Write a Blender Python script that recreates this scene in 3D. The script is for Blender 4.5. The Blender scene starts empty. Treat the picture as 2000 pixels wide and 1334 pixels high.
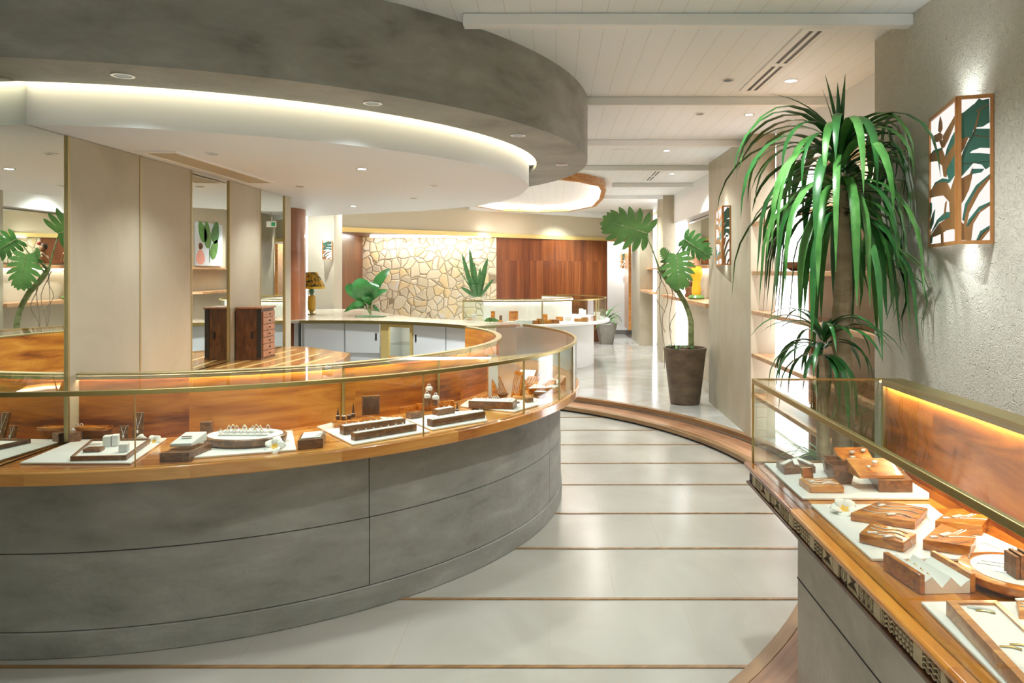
import bpy, bmesh, math, random
from mathutils import Vector, Matrix
random.seed(7)
S = bpy.context.scene
COL = S.collection
# ------------------------------------------------------------------ camera, world, exposure
F = 1450.1; CX = 1085.7; CY = 529.5; EYE = 1.6
cam_d = bpy.data.cameras.new('camera'); cam = bpy.data.objects.new('camera', cam_d); COL.objects.link(cam)
cam.location = (0, 0, EYE); cam.rotation_euler = (math.pi / 2, 0, 0)
cam_d.sensor_width = 36; cam_d.lens = 36 * F / 2000
cam_d.shift_x = -(CX - 1000) / 2000; cam_d.shift_y = -(667 - CY) / 2000
cam_d.clip_start = .05
S.camera = cam
W = bpy.data.worlds.new('world'); S.world = W; W.use_nodes = True
W.node_tree.nodes['Background'].inputs[0].default_value = (.97, .99, 1, 1)
W.node_tree.nodes['Background'].inputs[1].default_value = .8
S.view_settings.view_transform = 'Standard'; S.view_settings.look = 'None'
S.view_settings.gamma = 1; S.view_settings.use_curve_mapping = False
S.view_settings.exposure = 1.27
S.cycles.use_denoising = True
S.cycles.max_bounces = 10; S.cycles.diffuse_bounces = 4; S.cycles.glossy_bounces = 5
S.cycles.transparent_max_bounces = 24; S.cycles.transmission_bounces = 4
S.cycles.sample_clamp_indirect = 4; S.cycles.caustics_reflective = False; S.cycles.caustics_refractive = False
PI = math.pi

def lamp(name, loc, power, kind='SPOT', size=.06, angle=100, blend=.6, col=(.92, .975, .96), rot=(0, 0, 0), size_y=None, parent=None):
    d = bpy.data.lights.new(name, kind); d.energy = power; d.color = col
    if kind == 'SPOT':
        d.spot_size = math.radians(angle); d.spot_blend = blend; d.shadow_soft_size = size
    elif kind == 'POINT': d.shadow_soft_size = size
    else:
        d.size = size
        if size_y: d.shape = 'RECTANGLE'; d.size_y = size_y
    o = bpy.data.objects.new(name, d); COL.objects.link(o); o.rotation_euler = rot
    o.location = loc
    if parent: o.parent = parent; o.location = Vector(loc) - parent.location
    return o

def P(px, py, z):
    Y = F * (EYE - z) / (py - CY); return Vector(((px - CX) / F * Y, Y, z))
def PD(px, py, Y):
    return Vector(((px - CX) / F * Y, Y, EYE - (py - CY) / F * Y))

# ------------------------------------------------------------------ materials
def nt(name):
    m = bpy.data.materials.new(name); m.use_nodes = True; t = m.node_tree
    return m, t, t.nodes['Principled BSDF']
def N(t, ty, **kw):
    n = t.nodes.new(ty)
    for k, v in kw.items():
        if k in n.inputs: n.inputs[k].default_value = v
        else: setattr(n, k, v)
    return n
def ramp(t, fac, stops):
    r = t.nodes.new('ShaderNodeValToRGB'); e = r.color_ramp.elements
    while len(e) < len(stops): e.new(.5)
    for i, (p, c) in enumerate(stops): e[i].position = p; e[i].color = (*c, 1)
    t.links.new(fac, r.inputs[0]); return r.outputs[0]
def coords(t, scale=(1, 1, 1), radial=None):
    tc = t.nodes.new('ShaderNodeNewGeometry')
    v = tc.outputs['Position']
    if radial:
        sub = N(t, 'ShaderNodeVectorMath', operation='SUBTRACT'); sub.inputs[1].default_value = (radial[0], radial[1], 0)
        t.links.new(v, sub.inputs[0]); sx = t.nodes.new('ShaderNodeSeparateXYZ'); t.links.new(sub.outputs[0], sx.inputs[0])
        at = N(t, 'ShaderNodeMath', operation='ARCTAN2'); t.links.new(sx.outputs[1], at.inputs[0]); t.links.new(sx.outputs[0], at.inputs[1])
        ml = N(t, 'ShaderNodeMath', operation='MULTIPLY'); t.links.new(at.outputs[0], ml.inputs[0]); ml.inputs[1].default_value = 2.2
        xy = t.nodes.new('ShaderNodeCombineXYZ'); t.links.new(sx.outputs[0], xy.inputs[0]); t.links.new(sx.outputs[1], xy.inputs[1])
        ln = N(t, 'ShaderNodeVectorMath', operation='LENGTH'); t.links.new(xy.outputs[0], ln.inputs[0])
        cb = t.nodes.new('ShaderNodeCombineXYZ'); t.links.new(ml.outputs[0], cb.inputs[0]); t.links.new(ln.outputs['Value'], cb.inputs[1]); t.links.new(sx.outputs[2], cb.inputs[2])
        v = cb.outputs[0]
    mp = t.nodes.new('ShaderNodeMapping'); mp.inputs['Scale'].default_value = scale
    t.links.new(v, mp.inputs[0]); return mp.outputs[0]
def bump(t, b, h, strength=.3, dist=.01):
    n = N(t, 'ShaderNodeBump', Strength=strength, Distance=dist); t.links.new(h, n.inputs['Height']); t.links.new(n.outputs[0], b.inputs['Normal'])
def plain(name, c, rough=.5, metal=0, spec=.5, coat=0):
    m, t, b = nt(name); b.inputs['Base Color'].default_value = (*c, 1); b.inputs['Roughness'].default_value = rough
    b.inputs['Metallic'].default_value = metal; b.inputs['Specular IOR Level'].default_value = spec; b.inputs['Coat Weight'].default_value = coat
    return m
def noisy(name, stops, scale=(1, 1, 1), ns=3, rough=.6, bmp=0, bs=40, detail=6, metal=0, bdist=.01, dist=0, spec=.5):
    m, t, b = nt(name); v = coords(t, scale)
    n = N(t, 'ShaderNodeTexNoise', Scale=ns, Detail=detail, Roughness=.6, Distortion=dist); t.links.new(v, n.inputs['Vector'])
    t.links.new(ramp(t, n.outputs[0], stops), b.inputs['Base Color'])
    b.inputs['Roughness'].default_value = rough; b.inputs['Metallic'].default_value = metal; b.inputs['Specular IOR Level'].default_value = spec
    if bmp:
        n2 = N(t, 'ShaderNodeTexNoise', Scale=bs, Detail=3); t.links.new(coords(t), n2.inputs['Vector']); bump(t, b, n2.outputs[0], bmp, bdist)
    return m
def wood(name, stops, scale=(1, 1, 1), ns=2.5, rough=.25, coat=.5, radial=None, plank=None, dist=1.2, detail=5):
    """grain: stretched distorted noise, optional board to board change of tone (plank = (x, y, z) board size)"""
    m, t, b = nt(name); v = coords(t, scale, radial)
    n = N(t, 'ShaderNodeTexNoise', Scale=ns, Detail=detail, Roughness=.62, Distortion=dist); t.links.new(v, n.inputs['Vector'])
    fac = n.outputs[0]
    if plank:
        pv = coords(t, tuple(1 / p if p else 0 for p in plank), radial)
        fl = N(t, 'ShaderNodeVectorMath', operation='FLOOR'); t.links.new(pv, fl.inputs[0])
        wn = N(t, 'ShaderNodeTexWhiteNoise', noise_dimensions='3D'); t.links.new(fl.outputs[0], wn.inputs['Vector'])
        ad = N(t, 'ShaderNodeMath', operation='MULTIPLY_ADD'); t.links.new(wn.outputs['Value'], ad.inputs[0]); ad.inputs[1].default_value = .32; 
        s = N(t, 'ShaderNodeMath', operation='SUBTRACT'); t.links.new(fac, s.inputs[0]); s.inputs[1].default_value = .16
        t.links.new(s.outputs[0], ad.inputs[2]); fac = ad.outputs[0]
        ofs = N(t, 'ShaderNodeVectorMath', operation='MULTIPLY_ADD'); t.links.new(wn.outputs['Color'], ofs.inputs[0]); ofs.inputs[1].default_value = (7, 7, 7); t.links.new(v, ofs.inputs[2])
        t.links.new(ofs.outputs[0], n.inputs['Vector'])
    t.links.new(ramp(t, fac, stops), b.inputs['Base Color'])
    b.inputs['Roughness'].default_value = rough; b.inputs['Coat Weight'].default_value = coat; b.inputs['Coat Roughness'].default_value = .08
    return m
def emit(name, c, s):
    m = bpy.data.materials.new(name); m.use_nodes = True; t = m.node_tree; t.nodes.clear()
    e = N(t, 'ShaderNodeEmission', Color=(*c, 1), Strength=s); o = t.nodes.new('ShaderNodeOutputMaterial'); t.links.new(e.outputs[0], o.inputs[0]); return m
def glass(name, tint=(.95, .98, .96), k=1.0):
    m = bpy.data.materials.new(name); m.use_nodes = True; t = m.node_tree; t.nodes.clear()
    g = t.nodes.new('ShaderNodeNewGeometry')
    io = N(t, 'ShaderNodeMapRange'); io.inputs['To Min'].default_value = 1.5; io.inputs['To Max'].default_value = 1 / 1.5
    t.links.new(g.outputs['Backfacing'], io.inputs['Value'])
    fr = t.nodes.new('ShaderNodeFresnel'); t.links.new(io.outputs[0], fr.inputs['IOR'])
    ml = N(t, 'ShaderNodeMath', operation='MULTIPLY'); t.links.new(fr.outputs[0], ml.inputs[0]); ml.inputs[1].default_value = k
    tr = N(t, 'ShaderNodeBsdfTransparent', Color=(*tint, 1)); gl = N(t, 'ShaderNodeBsdfGlossy', Roughness=0.0)
    mx = t.nodes.new('ShaderNodeMixShader'); t.links.new(ml.outputs[0], mx.inputs[0]); t.links.new(tr.outputs[0], mx.inputs[1]); t.links.new(gl.outputs[0], mx.inputs[2])
    o = t.nodes.new('ShaderNodeOutputMaterial'); t.links.new(mx.outputs[0], o.inputs[0]); return m

RC = (-2.273, 5.366)
KOA = [(.30, (.17, .038, .006)), (.44, (.43, .13, .014)), (.57, (.60, .22, .024)), (.74, (.74, .33, .05))]
HON = [(.30, (.34, .11, .025)), (.48, (.58, .24, .055)), (.62, (.70, .34, .09)), (.75, (.78, .44, .14))]
DRK = [(.30, (.05, .018, .008)), (.5, (.11, .042, .018)), (.7, (.19, .08, .035))]
MED = [(.30, (.085, .03, .010)), (.5, (.19, .075, .024)), (.7, (.31, .14, .05))]
SAP = [(.25, (.10, .022, .005)), (.5, (.17, .044, .010)), (.75, (.26, .08, .020))]
M = {}
M['concrete'] = noisy('concrete', [(.30, (.19, .186, .160)), (.44, (.265, .262, .23)), (.56, (.305, .302, .268)), (.72, (.38, .378, .34))], (1, 1, 2.6), 2.6, .55, .3, 30, 14, dist=.25)
M['concretew'] = noisy('warm_concrete', [(.30, (.32, .29, .24)), (.5, (.43, .395, .335)), (.72, (.53, .495, .43))], (1, 1, 1.5), 2.8, .55, .3, 30, 12, dist=.35)
M['beige'] = noisy('beige_plaster', [(.3, (.50, .45, .345)), (.7, (.57, .52, .41))], (1, 1, 1), 1.6, .6, .1, 12)
M['stone_panel'] = noisy('beige_stone', [(.25, (.38, .335, .235)), (.5, (.45, .40, .29)), (.75, (.50, .455, .345))], (1, 1, .6), 2.4, .45, .05, 12, dist=1)
M['white'] = plain('white_paint', (.89, .90, .90), .55)
M['coolwhite'] = plain('cool_white_paint', (.86, .90, .96), .55)
M['whitewall'] = plain('white_wall', (.84, .84, .83), .6)
M['bulk'] = plain('khaki_paint', (.56, .50, .37), .7)
M['satin'] = plain('white_laminate', (.74, .77, .80), .3)
M['slab'] = noisy('white_slab', [(.35, (.88, .88, .86)), (.65, (.92, .92, .90))], ns=8, rough=.3)
M['leather'] = plain('white_leather', (.80, .79, .76), .5)
M['brass'] = plain('brushed_brass', (.46, .37, .15), .35, 1)
M['brassdull'] = plain('satin_brass', (.50, .40, .20), .42, .85)
M['goldband'] = plain('gold_band', (.78, .60, .24), .35, .35)
M['steel'] = plain('chrome', (.75, .75, .75), .2, 1)
M['silver'] = plain('silver', (.88, .87, .84), .25, .35)
M['gold'] = plain('gold', (.85, .6, .25), .2, 1)
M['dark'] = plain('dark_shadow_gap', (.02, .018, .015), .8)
M['mirror'] = plain('mirror_glass', (.80, .84, .80), 0, 1)
M['glass'] = glass('clear_glass', (.95, .98, .96), .8)
M['glasstop'] = glass('glass_top', (.96, .97, .94), .5)
M['acrylic'] = glass('clear_acrylic', (.93, .95, .94), 1.3)
M['koa'] = wood('koa_panel', KOA, (1.0, 1.0, 9), 1.5, .45, .05, RC, (.95, 0, 0), dist=.9)
M['koatop'] = wood('koa_top', HON, (.9, 6, 6), 1.6, .2, .6, RC, (.55, .12, 0), dist=.6)
M['koar'] = wood('koa_counter', KOA, (5, 1.0, 5), 1.6, .2, .6, None, (.11, .5, 0), dist=.7)
M['koarb'] = wood('koa_back_panel', KOA, (3, 1.1, 7), 1.4, .5, 0, None, (0, .9, 0), dist=1.1)
M['desk'] = wood('desk_wood', HON, (6, 1.2, 6), 1.6, .15, .7, None, (.09, 0, 0), dist=.5)
M['hon'] = wood('honey_wood', HON, (3, 9, 14), 2.5, .3, .3)
M['koab'] = wood('orange_wood', KOA, (3, 10, 14), 2.5, .25, .4)
M['med'] = wood('brown_wood', MED, (10, 10, 16), 3, .35, .2)
M['drk'] = wood('dark_wood', DRK, (6, 6, 2), 4, .35, .2)
M['chest'] = wood('chest_wood', [(.3, (.26, .10, .05)), (.5, (.38, .17, .09)), (.7, (.50, .25, .15))], (8, 8, 2), 4, .35, .2)
M['sap'] = wood('sapele_boards', SAP, (9, 2, .35), 2.2, .35, .25, None, (.125, 0, .9), dist=.4)
M['shelf'] = wood('shelf_wood', [(.3, (.33, .15, .06)), (.5, (.52, .28, .13)), (.7, (.66, .40, .21))], (8, 1.5, 8), 3, .4, .1)
M['step'] = wood('step_wood', [(.3, (.22, .105, .05)), (.5, (.36, .18, .09)), (.7, (.47, .26, .14))], (1.0, 7, 7), 2.5, .35, .15, RC, (.8, .14, 0), dist=.5)
M['nose'] = wood('nosing_wood', [(.3, (.17, .09, .035)), (.5, (.27, .15, .06)), (.7, (.36, .21, .09))], (1.0, 9, 9), 2.5, .35, .15, RC, dist=.5)
M['leaf'] = noisy('leaf_green', [(.3, (.04, .165, .03)), (.5, (.08, .26, .055)), (.7, (.16, .38, .11))], (1, 1, 1), 9, .3, spec=.6)
M['leafdk'] = noisy('dark_leaf_green', [(.3, (.02, .10, .025)), (.6, (.045, .19, .045)), (.8, (.10, .30, .08))], (1, 1, 1), 7, .3, spec=.6)
M['leafmon'] = noisy('monstera_green', [(.3, (.06, .16, .04)), (.6, (.12, .27, .07)), (.8, (.20, .38, .13))], (1, 1, 1), 5, .35)
M['snake'] = noisy('sansevieria_green', [(.35, (.04, .14, .05)), (.5, (.10, .26, .09)), (.65, (.05, .17, .06))], (1, 1, 7), 3, .4)
M['trunk'] = noisy('tan_bark', [(.3, (.40, .29, .18)), (.6, (.58, .45, .31)), (.8, (.66, .54, .39))], (2, 2, 8), 3, .8, .4, 30)
M['vine'] = noisy('vine_stem', [(.35, (.11, .13, .045)), (.55, (.22, .28, .11)), (.7, (.35, .33, .20))], (3, 3, 6), 4, .6, .5, 40)
M['root'] = plain('air_root', (.28, .23, .17), .8)
M['pot'] = noisy('brown_clay', [(.3, (.10, .07, .045)), (.55, (.17, .12, .08)), (.8, (.25, .18, .12))], (1, 1, 2), 6, .6, .4, 60)
M['potgrey'] = noisy('grey_clay', [(.3, (.20, .19, .17)), (.7, (.32, .30, .27))], (1, 1, 1), 6, .6)
M['soil'] = noisy('bark_soil', [(.3, (.03, .018, .01)), (.7, (.12, .07, .04))], (1, 1, 1), 40, .9, .8, 60)
M['petal'] = plain('white_petal', (.86, .85, .80), .5)
M['petalc'] = plain('yellow_centre', (.90, .55, .05), .5)
M['black'] = plain('black_plastic', (.02, .02, .02), .4)
M['grout'] = plain('grey_baseboard', (.16, .15, .13), .6)
M['green'] = plain('patina_green', (.06, .20, .155), .5)
M['copper'] = noisy('copper_wood', [(.3, (.30, .14, .05)), (.7, (.42, .21, .08))], (1, 1, 1), 8, .45)
M['copper2'] = noisy('copper_frame', [(.3, (.50, .22, .07)), (.7, (.62, .30, .10))], (1, 1, 1), 8, .45)
M['cream'] = noisy('cream_carving', [(.3, (.50, .41, .25)), (.7, (.66, .56, .37))], (1, 1, 1), 20, .6)
M['ebony'] = plain('dark_carved_ground', (.045, .028, .016), .55)
M['led'] = emit('warm_led', (1, .82, .58), 15)
M['led2'] = emit('warm_case_led', (1, .80, .54), 70)
M['ledw'] = emit('white_led', (1, .95, .88), 8)
M['wash'] = emit('coffer_and_added_wash_led', (1, .96, .90), 18)
M['cove'] = emit('cove_glow', (1, .85, .52), 3.0)
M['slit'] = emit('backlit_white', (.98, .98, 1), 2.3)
M['lens'] = emit('lamp_lens', (1, .96, .9), 12)
M['lensdim'] = plain('dark_lamp_lens', (.25, .3, .42), .1, .6)
M['diffb'] = emit('far_sconce_diffuser', (1, .95, .90), 1.1)
M['diff'] = emit('sconce_diffuser', (1, .95, .90), .42)
M['amber'] = plain('amber_glass', (.55, .33, .04), .15)

def plank_ceiling():
    m, t, b = nt('white_plank_ceiling'); v = coords(t)
    sx = t.nodes.new('ShaderNodeSeparateXYZ'); t.links.new(v, sx.inputs[0])
    a = N(t, 'ShaderNodeMath', operation='MULTIPLY'); t.links.new(sx.outputs[0], a.inputs[0]); a.inputs[1].default_value = 1 / .12
    f = N(t, 'ShaderNodeMath', operation='FRACT'); t.links.new(a.outputs[0], f.inputs[0])
    g = N(t, 'ShaderNodeMath', operation='LESS_THAN'); t.links.new(f.outputs[0], g.inputs[0]); g.inputs[1].default_value = .03
    mx = N(t, 'ShaderNodeMix', data_type='RGBA'); t.links.new(g.outputs[0], mx.inputs[0])
    mx.inputs[6].default_value = (.86, .89, .91, 1); mx.inputs[7].default_value = (.70, .69, .64, 1)
    t.links.new(mx.outputs[2], b.inputs['Base Color']); b.inputs['Roughness'].default_value = .5; return m
M['ceil'] = plank_ceiling()
def marble_floor(name, bricks, base=((.37, .355, .305), (.43, .415, .365))):
    m, t, b = nt(name)
    v = coords(t, (1, 1, 1)); n = N(t, 'ShaderNodeTexNoise', Scale=1.3, Detail=6, Distortion=1.5); t.links.new(v, n.inputs['Vector'])
    c = ramp(t, n.outputs[0], [(.3, base[0]), (.6, base[1])])
    if bricks:
        mp = t.nodes.new('ShaderNodeMapping'); mp.inputs['Location'].default_value = bricks
        t.links.new(v, mp.inputs[0])
        br = N(t, 'ShaderNodeTexBrick', Scale=1); br.offset = .5; br.inputs['Brick Width'].default_value = .64; br.inputs['Row Height'].default_value = .64
        br.inputs['Mortar Size'].default_value = .0022; br.inputs['Mortar Smooth'].default_value = 0
        t.links.new(mp.outputs[0], br.inputs['Vector']); t.links.new(c, br.inputs['Color1']); t.links.new(c, br.inputs['Color2']); br.inputs['Mortar'].default_value = (.40, .37, .30, 1)
        c = br.outputs[0]
    t.links.new(c, b.inputs['Base Color']); b.inputs['Roughness'].default_value = .21 if bricks else .10
    return m
M['tile'] = marble_floor('limestone_tiles', (.03, -3.0 + .64, 0))
M['marble'] = marble_floor('polished_marble', None, ((.36, .35, .30), (.50, .495, .465)))
def stonewall():
    m, t, b = nt('rubble_stone'); v = coords(t, (1, 1, 1))
    nz = N(t, 'ShaderNodeTexNoise', Scale=2.5, Detail=2); t.links.new(v, nz.inputs['Vector'])
    ad = N(t, 'ShaderNodeVectorMath', operation='MULTIPLY_ADD'); t.links.new(nz.outputs['Color'], ad.inputs[0]); ad.inputs[1].default_value = (.22, .0, .22); t.links.new(v, ad.inputs[2])
    mp = t.nodes.new('ShaderNodeMapping'); mp.inputs['Scale'].default_value = (1, 0, 1); t.links.new(ad.outputs[0], mp.inputs[0])
    ve = N(t, 'ShaderNodeTexVoronoi', feature='DISTANCE_TO_EDGE', Scale=6.2); t.links.new(mp.outputs[0], ve.inputs['Vector'])
    vc = N(t, 'ShaderNodeTexVoronoi', feature='F1', Scale=6.2); t.links.new(mp.outputs[0], vc.inputs['Vector'])
    s = t.nodes.new('ShaderNodeSeparateColor'); t.links.new(vc.outputs['Color'], s.inputs[0])
    n2 = N(t, 'ShaderNodeTexNoise', Scale=8, Detail=4); t.links.new(v, n2.inputs['Vector'])
    av = N(t, 'ShaderNodeMath', operation='MULTIPLY_ADD'); t.links.new(n2.outputs[0], av.inputs[0]); av.inputs[1].default_value = .35; 
    sc = N(t, 'ShaderNodeMath', operation='MULTIPLY'); t.links.new(s.outputs[0], sc.inputs[0]); sc.inputs[1].default_value = .7; t.links.new(sc.outputs[0], av.inputs[2])
    c = ramp(t, av.outputs[0], [(.1, (.58, .51, .37)), (.35, (.72, .63, .44)), (.6, (.80, .72, .54)), (.8, (.76, .59, .30)), (.9, (.70, .68, .60))])
    g = N(t, 'ShaderNodeMath', operation='LESS_THAN'); t.links.new(ve.outputs[0], g.inputs[0]); g.inputs[1].default_value = .02
    mx = N(t, 'ShaderNodeMix', data_type='RGBA'); t.links.new(g.outputs[0], mx.inputs[0]); t.links.new(c, mx.inputs[6]); mx.inputs[7].default_value = (.34, .27, .17, 1)
    t.links.new(mx.outputs[2], b.inputs['Base Color']); b.inputs['Roughness'].default_value = .8
    r = N(t, 'ShaderNodeMapRange'); r.inputs['From Max'].default_value = .09; t.links.new(ve.outputs[0], r.inputs['Value']); bump(t, b, r.outputs[0], .6, .03); return m
M['rubble'] = stonewall()
def stucco():
    m, t, b = nt('textured_stucco'); v = coords(t)
    n = N(t, 'ShaderNodeTexNoise', Scale=2, Detail=3); t.links.new(v, n.inputs['Vector'])
    t.links.new(ramp(t, n.outputs[0], [(.3, (.66, .63, .54)), (.7, (.74, .71, .61))]), b.inputs['Base Color'])
    n2 = N(t, 'ShaderNodeTexNoise', Scale=26, Detail=4, Distortion=2.5); t.links.new(v, n2.inputs['Vector'])
    c = ramp(t, n2.outputs[0], [(.36, (0, 0, 0)), (.46, (1, 1, 1)), (.6, (.8, .8, .8))])
    bump(t, b, c, .55, .012); b.inputs['Roughness'].default_value = .8; return m
M['stucco'] = stucco()
M['tan'] = noisy('tan_stone', [(.3, (.50, .43, .31)), (.7, (.62, .55, .42))], (1, 1, 1), 3, .15)
M['pale'] = plain('pale_blue_canvas', (.62, .68, .76), .7)
M['yellow'] = plain('yellow_glaze', (.78, .48, .03), .4)
M['skin'] = plain('carved_skin', (.55, .30, .17), .5)
M['red'] = plain('red_flower', (.6, .05, .04), .5)
M['pink'] = plain('pink_paint', (.75, .35, .30), .7)
M['exitgreen'] = plain('exit_green', (.02, .35, .15), .5)
M['shade'] = noisy('tapestry_shade', [(.38, (.03, .03, .008)), (.46, (.16, .13, .02)), (.54, (.70, .34, .02)), (.62, (.20, .20, .03))], (1, 1, 1), 22, .8)

# ------------------------------------------------------------------ mesh builder
class MB:
    def __init__(s): s.v = []; s.f = []
    def add(s, vs, fs):
        o = len(s.v); s.v += [Vector(v) for v in vs]; s.f += [tuple(i + o for i in f) for f in fs]; return s
    def box(s, a, b):
        (x0, y0, z0), (x1, y1, z1) = a, b
        return s.add([(x0, y0, z0), (x1, y0, z0), (x1, y1, z0), (x0, y1, z0), (x0, y0, z1), (x1, y0, z1), (x1, y1, z1), (x0, y1, z1)],
                     [(0, 3, 2, 1), (4, 5, 6, 7), (0, 1, 5, 4), (1, 2, 6, 5), (2, 3, 7, 6), (3, 0, 4, 7)])
    def cbox(s, c, e, rz=0, rx=0, ry=0):
        R = Matrix.Rotation(rz, 3, 'Z') @ Matrix.Rotation(ry, 3, 'Y') @ Matrix.Rotation(rx, 3, 'X'); c = Vector(c); h = Vector(e) / 2
        t = MB().box((-h.x, -h.y, -h.z), (h.x, h.y, h.z)); return s.add([R @ v + c for v in t.v], t.f)
    def prism(s, pts, z0, z1):
        n = len(pts); A = sum(pts[i][0] * pts[(i + 1) % n][1] - pts[(i + 1) % n][0] * pts[i][1] for i in range(n))
        if A < 0: pts = pts[::-1]
        return s.add([(p[0], p[1], z0) for p in pts] + [(p[0], p[1], z1) for p in pts],
                     [tuple(range(n))[::-1], tuple(range(n, 2 * n))] + [(i, (i + 1) % n, n + (i + 1) % n, n + i) for i in range(n)])
    def ext(s, pts, d):
        """planar 3D polygon pushed along vector d"""
        n = len(pts); pts = [Vector(p) for p in pts]; d = Vector(d)
        return s.add(pts + [p + d for p in pts], [tuple(range(n))[::-1], tuple(range(n, 2 * n))] + [(i, (i + 1) % n, n + (i + 1) % n, n + i) for i in range(n)])
    def arc(s, c, r0, r1, a0, a1, z0, z1, n=48):
        vs = []; fs = []
        for i in range(n + 1):
            a = math.radians(a0 + (a1 - a0) * i / n); ca, sa = math.cos(a), math.sin(a)
            for r, z in ((r0, z0), (r1, z0), (r1, z1), (r0, z1)): vs.append((c[0] + r * ca, c[1] + r * sa, z))
        for i in range(n):
            for k in range(4): fs.append((4 * i + k, 4 * i + (k + 1) % 4, 4 * i + 4 + (k + 1) % 4, 4 * i + 4 + k)[::-1])
        fs += [(0, 1, 2, 3), (4 * n + 3, 4 * n + 2, 4 * n + 1, 4 * n)]
        return s.add(vs, fs)
    def tube(s, pts, r, n=8, closed=False):
        pts = [Vector(p) for p in pts]; m = len(pts); rs = r if isinstance(r, (list, tuple)) else [r] * m
        vs = []; up = Vector((0, 0, 1)); prev = None
        for i, p in enumerate(pts):
            if closed: t = pts[(i + 1) % m] - pts[i - 1]
            else: t = pts[min(i + 1, m - 1)] - pts[max(i - 1, 0)]
            t.normalize()
            if prev is None:
                a = t.cross(up if abs(t.z) < .95 else Vector((1, 0, 0))); a.normalize()
            else: a = prev - t * prev.dot(t); a.normalize()
            prev = a; b = t.cross(a)
            for k in range(n):
                g = 2 * PI * k / n; vs.append(p + (a * math.cos(g) + b * math.sin(g)) * rs[i])
        fs = []
        for i in range(m if closed else m - 1):
            j = (i + 1) % m
            for k in range(n): fs.append((i * n + k, i * n + (k + 1) % n, j * n + (k + 1) % n, j * n + k))
        if not closed: fs += [tuple(range(n))[::-1], tuple(range((m - 1) * n, m * n))]
        return s.add(vs, fs)
    def lathe(s, c, prof, n=24, sx=1, sy=1, rz=0):
        vs = []; m = len(prof)
        for r, z in prof:
            for k in range(n):
                g = 2 * PI * k / n; x, y = r * sx * math.cos(g), r * sy * math.sin(g)
                vs.append((c[0] + x * math.cos(rz) - y * math.sin(rz), c[1] + x * math.sin(rz) + y * math.cos(rz), c[2] + z))
        fs = [(i * n + k, i * n + (k + 1) % n, (i + 1) * n + (k + 1) % n, (i + 1) * n + k) for i in range(m - 1) for k in range(n)]
        fs += [tuple(range(n))[::-1], tuple(range((m - 1) * n, m * n))]
        return s.add(vs, fs)
    def ball(s, c, r, n=10, sz=1):
        return s.lathe(c, [(max(.02, math.sin(PI * i / 8)) * r, -math.cos(PI * i / 8) * r * sz) for i in range(9)], n)
    def ribbon(s, pts, ws, side, fold=.25, thick=.0012):
        """leaf blade along pts, half widths ws, side vectors, V folded"""
        vs = []; fs = []
        for p, w, sd in zip(pts, ws, side):
            t = Vector((0, 0, 1)); nrm = sd.cross(Vector(pts[-1]) - Vector(pts[0])); 
            if nrm.length > 1e-6: nrm.normalize()
            p = Vector(p); vs += [p - sd * w + nrm * w * fold, p, p + sd * w + nrm * w * fold]
        n = len(pts)
        for i in range(n - 1):
            for k in (0, 1): fs.append((3 * i + k, 3 * i + k + 1, 3 * i + 4 + k, 3 * i + 3 + k))
        return s.add(vs, fs)
    def build(s, name, mat, parent=None, bevel=0, solid=0, smooth=True, origin=None):
        if origin is None:
            if parent is not None: origin = wloc(parent)
            else:
                lo = [min(v[i] for v in s.v) for i in range(3)]; hi = [max(v[i] for v in s.v) for i in range(3)]
                origin = Vector(((lo[0] + hi[0]) / 2, (lo[1] + hi[1]) / 2, lo[2]))
        me = bpy.data.meshes.new(name); me.from_pydata([v - origin for v in s.v], [], s.f)
        bm = bmesh.new(); bm.from_mesh(me)
        if not solid: bmesh.ops.recalc_face_normals(bm, faces=bm.faces)
        for f in bm.faces: f.smooth = smooth
        for e in bm.edges:
            if len(e.link_faces) == 2 and e.calc_face_angle(0) > .7: e.smooth = False
        bm.to_mesh(me); bm.free()
        me.materials.append(M[mat] if isinstance(mat, str) else mat)
        o = bpy.data.objects.new(name, me); COL.objects.link(o)
        if parent is not None: o.parent = parent; o.location = origin - wloc(parent)
        else: o.location = origin
        if solid:
            md = o.modifiers.new('s', 'SOLIDIFY'); md.thickness = solid; md.offset = 0
        if bevel:
            md = o.modifiers.new('b', 'BEVEL'); md.width = bevel; md.segments = 2; md.limit_method = 'ANGLE'; md.angle_limit = .9
        return o
def wloc(o):
    l = Vector(o.location); p = o.parent
    while p is not None: l += p.location; p = p.parent
    return l
def tag(o, label=None, cat=None, group=None, kind=None):
    if label: o['label'] = label
    if cat: o['category'] = cat
    if group: o['group'] = group
    if kind: o['kind'] = kind
    return o
def thing(name, label, cat, loc, group=None):
    o = bpy.data.objects.new(name, None); COL.objects.link(o); o.location = Vector(loc); o.empty_display_size = .05
    return tag(o, label, cat, group)
def struct(name, mb, mat, parent=None, label=None, **k):
    o = mb.build(name, mat, parent, **k)
    if parent is None: o['kind'] = 'structure'
    if label: o['label'] = label
    return o
def one(name, mb, mat, label, cat, group=None, **k):
    return tag(mb.build(name, mat, None, **k), label, cat, group)
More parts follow.
